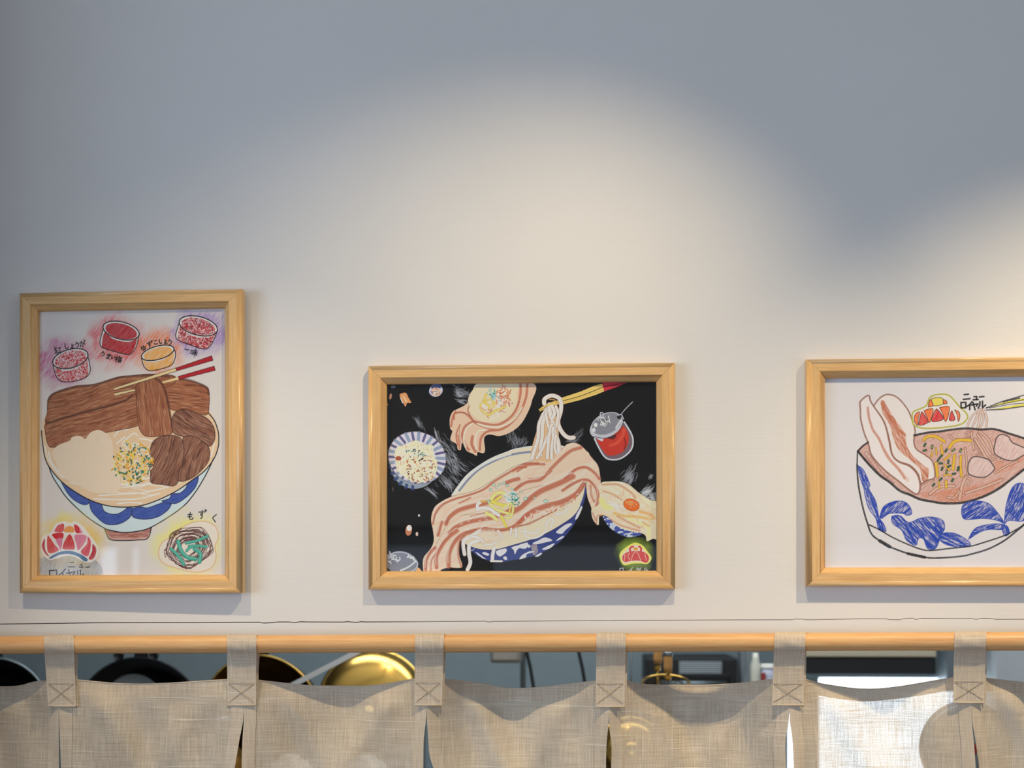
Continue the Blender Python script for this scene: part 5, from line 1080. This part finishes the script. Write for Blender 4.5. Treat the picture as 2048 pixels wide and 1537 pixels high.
# dark oven box, grey post, tubs
Yo = 1.35
t = thing('oven', 'black box-shaped oven behind the hanging strainers', 'oven', (kx(1385, Yo), Yo, .9))
x0, x1 = kx(1292, Yo) - t.location.x, kx(1476, Yo) - t.location.x; zt = kz(1316, Yo) - .9
bm = bmesh.new(); box(bm, x0, x1, 0, .3, 0, zt, .004); obj('body', bm, M_blackm, t)
bm = bmesh.new(); box(bm, x0 + .02, x1 - .02, -.006, .001, .05, zt - .04, .002); obj('door', bm, M_black, t)
bm = bmesh.new(); tube(bm, [(x0 + .03, -.02, zt - .06), (x1 - .03, -.02, zt - .06)], .005, 10); obj('handle', bm, M_steel, t, True)
bm = bmesh.new()
for q in range(6): box(bm, x0 + .08, x1 - .04, -.007, -.005, zt - .036 + q * .005, zt - .034 + q * .005)
obj('vent', bm, M_base, t)
xend = kx(1960, YK) - .002
bm = bmesh.new(); box(bm, XL + .002, xend, .95, YK - .062, .86, .898, .003); wt = obj('worktop', bm, M_steel); tag(wt, 'steel kitchen worktop under the hanging pans', 'worktop')
bm = bmesh.new(); box(bm, XL + .01, xend - .01, 1.0, YK - .062, .001, .858); tag(obj('kitchen_cabinet', bm, M_steel), 'steel base cabinet carrying the kitchen worktop', 'cabinet')
bm = bmesh.new(); box(bm, kx(1482, 1.5), kx(1506, 1.5), 1.5, 1.58, .9, CEIL - .001, .002); tag(obj('post', bm, M_kwall), 'grey square post right of the black oven', 'post')
Ys = .95; zs = kz(1372, Ys)
t = thing('wall_shelf', 'narrow white shelf holding tubs beside the fifth fabric tab', 'shelf', (kx(1530, Ys), Ys, zs))
bm = bmesh.new(); box(bm, -.04, .05, -.03, .10, -.012, 0, .001); obj('board', bm, M_white, t)
bm = bmesh.new(); box(bm, -.035, -.028, .085, .095, 0, CEIL - zs - .001); box(bm, .038, .045, .085, .095, 0, CEIL - zs - .001); obj('support', bm, M_steel, t)
k = 1.085e-3
t = thing('bottle', 'small white bottle with dark red cap next to the fifth fabric tab', 'bottle', (kx(1511, Ys), Ys, zs))
bm = bmesh.new(); lathe(bm, [(0, 0), (.010, 0), (.011, .003), (.011, .045), (.007, .058), (.006, .072), (0, .072)], 20); obj('body', bm, simple('ivory_plastic', rgb(210, 210, 195), .4), t, True)
t = thing('tub', 'white lidded tub with red tag on the shelf', 'tub', (kx(1537, Ys), Ys, zs))
bm = bmesh.new(); lathe(bm, [(0, 0), (.013, 0), (.016, .022), (.015, .040), (0, .040)], 24); obj('body', bm, simple('lavender_plastic', rgb(190, 195, 215), .4), t, True)
bm = bmesh.new(); lathe(bm, [(0, .0405), (.017, .0405), (.0175, .044), (.016, .048), (0, .049)], 24); obj('lid', bm, M_white, t, True)
bm = bmesh.new(); box(bm, -.018, -.008, -.018, -.0155, .012, .030, .001); obj('tag', bm, simple('red_tag', rgb(150, 50, 50), .5), t)
# white bowls on a hanging wire shelf, added to imitate pale gleams through linen
Yw = .50; zw = kz(1562, Yw)
t = thing('gleam_shelf', 'low steel wire shelf added to carry the gleam bowls behind the third linen panel', 'shelf', (kx(660, Yw), Yw, zw))
bm = bmesh.new()
for q in range(9): tube(bm, [(-.17, -.06 + q * .015, 0), (.17, -.06 + q * .015, 0)], .0015, 6)
for sx in (-.17, .17): tube(bm, [(sx, -.065, 0), (sx, .065, 0)], .003, 8); tube(bm, [(sx, .065, 0), (sx, .065, CEIL - zw - .001)], .002, 6)
obj('wire_grid', bm, M_steel, t)
for px_, lab in ((582, 'left white bowl, upside down, added as a gleam behind the third linen panel'), (735, 'right white bowl, upside down, added as a gleam behind the third linen panel')):
    t = thing('gleam_bowl', lab, 'bowl', (kx(px_, Yw), Yw - .005, zw + .002), 'added gleam bowls behind the linen')
    bm = bmesh.new(); lathe(bm, [(.046, 0), (.044, .012), (.034, .030), (.018, .038), (.016, .044), (.013, .044), (.012, .038), (0, .037)], 32); obj('body', bm, M_china, t, True)
    bm = bmesh.new(); tube(bm, [(.046 * math.cos(2 * PI * q / 32), .046 * math.sin(2 * PI * q / 32), .001) for q in range(32)], .0012, 6, True); obj('rim', bm, M_china, t, True)
Yf = 1.60; xf0 = kx(1984, Yf)
t = thing('tall_cabinet', 'pale grey shallow tall cabinet at the far right behind the curtain', 'cabinet', (xf0, Yf, .001))
bm = bmesh.new(); box(bm, 0, .62, .0, .148, .0, 2.2, .004); obj('body', bm, M_enamel, t)
bm = bmesh.new(); box(bm, .003, .308, -.02, -.001, .04, 2.19, .004); obj('door', bm, M_enamel, t)
bm = bmesh.new(); box(bm, .312, .617, -.02, -.001, .04, 2.19, .004); obj('door', bm, M_enamel, t)
for hx in (.285, .335):
    bm = bmesh.new(); tube(bm, [(hx, -.021, .95), (hx, -.04, .96), (hx, -.04, 1.12), (hx, -.021, 1.13)], .005, 10); obj('handle', bm, M_steel, t, True)
print('done')
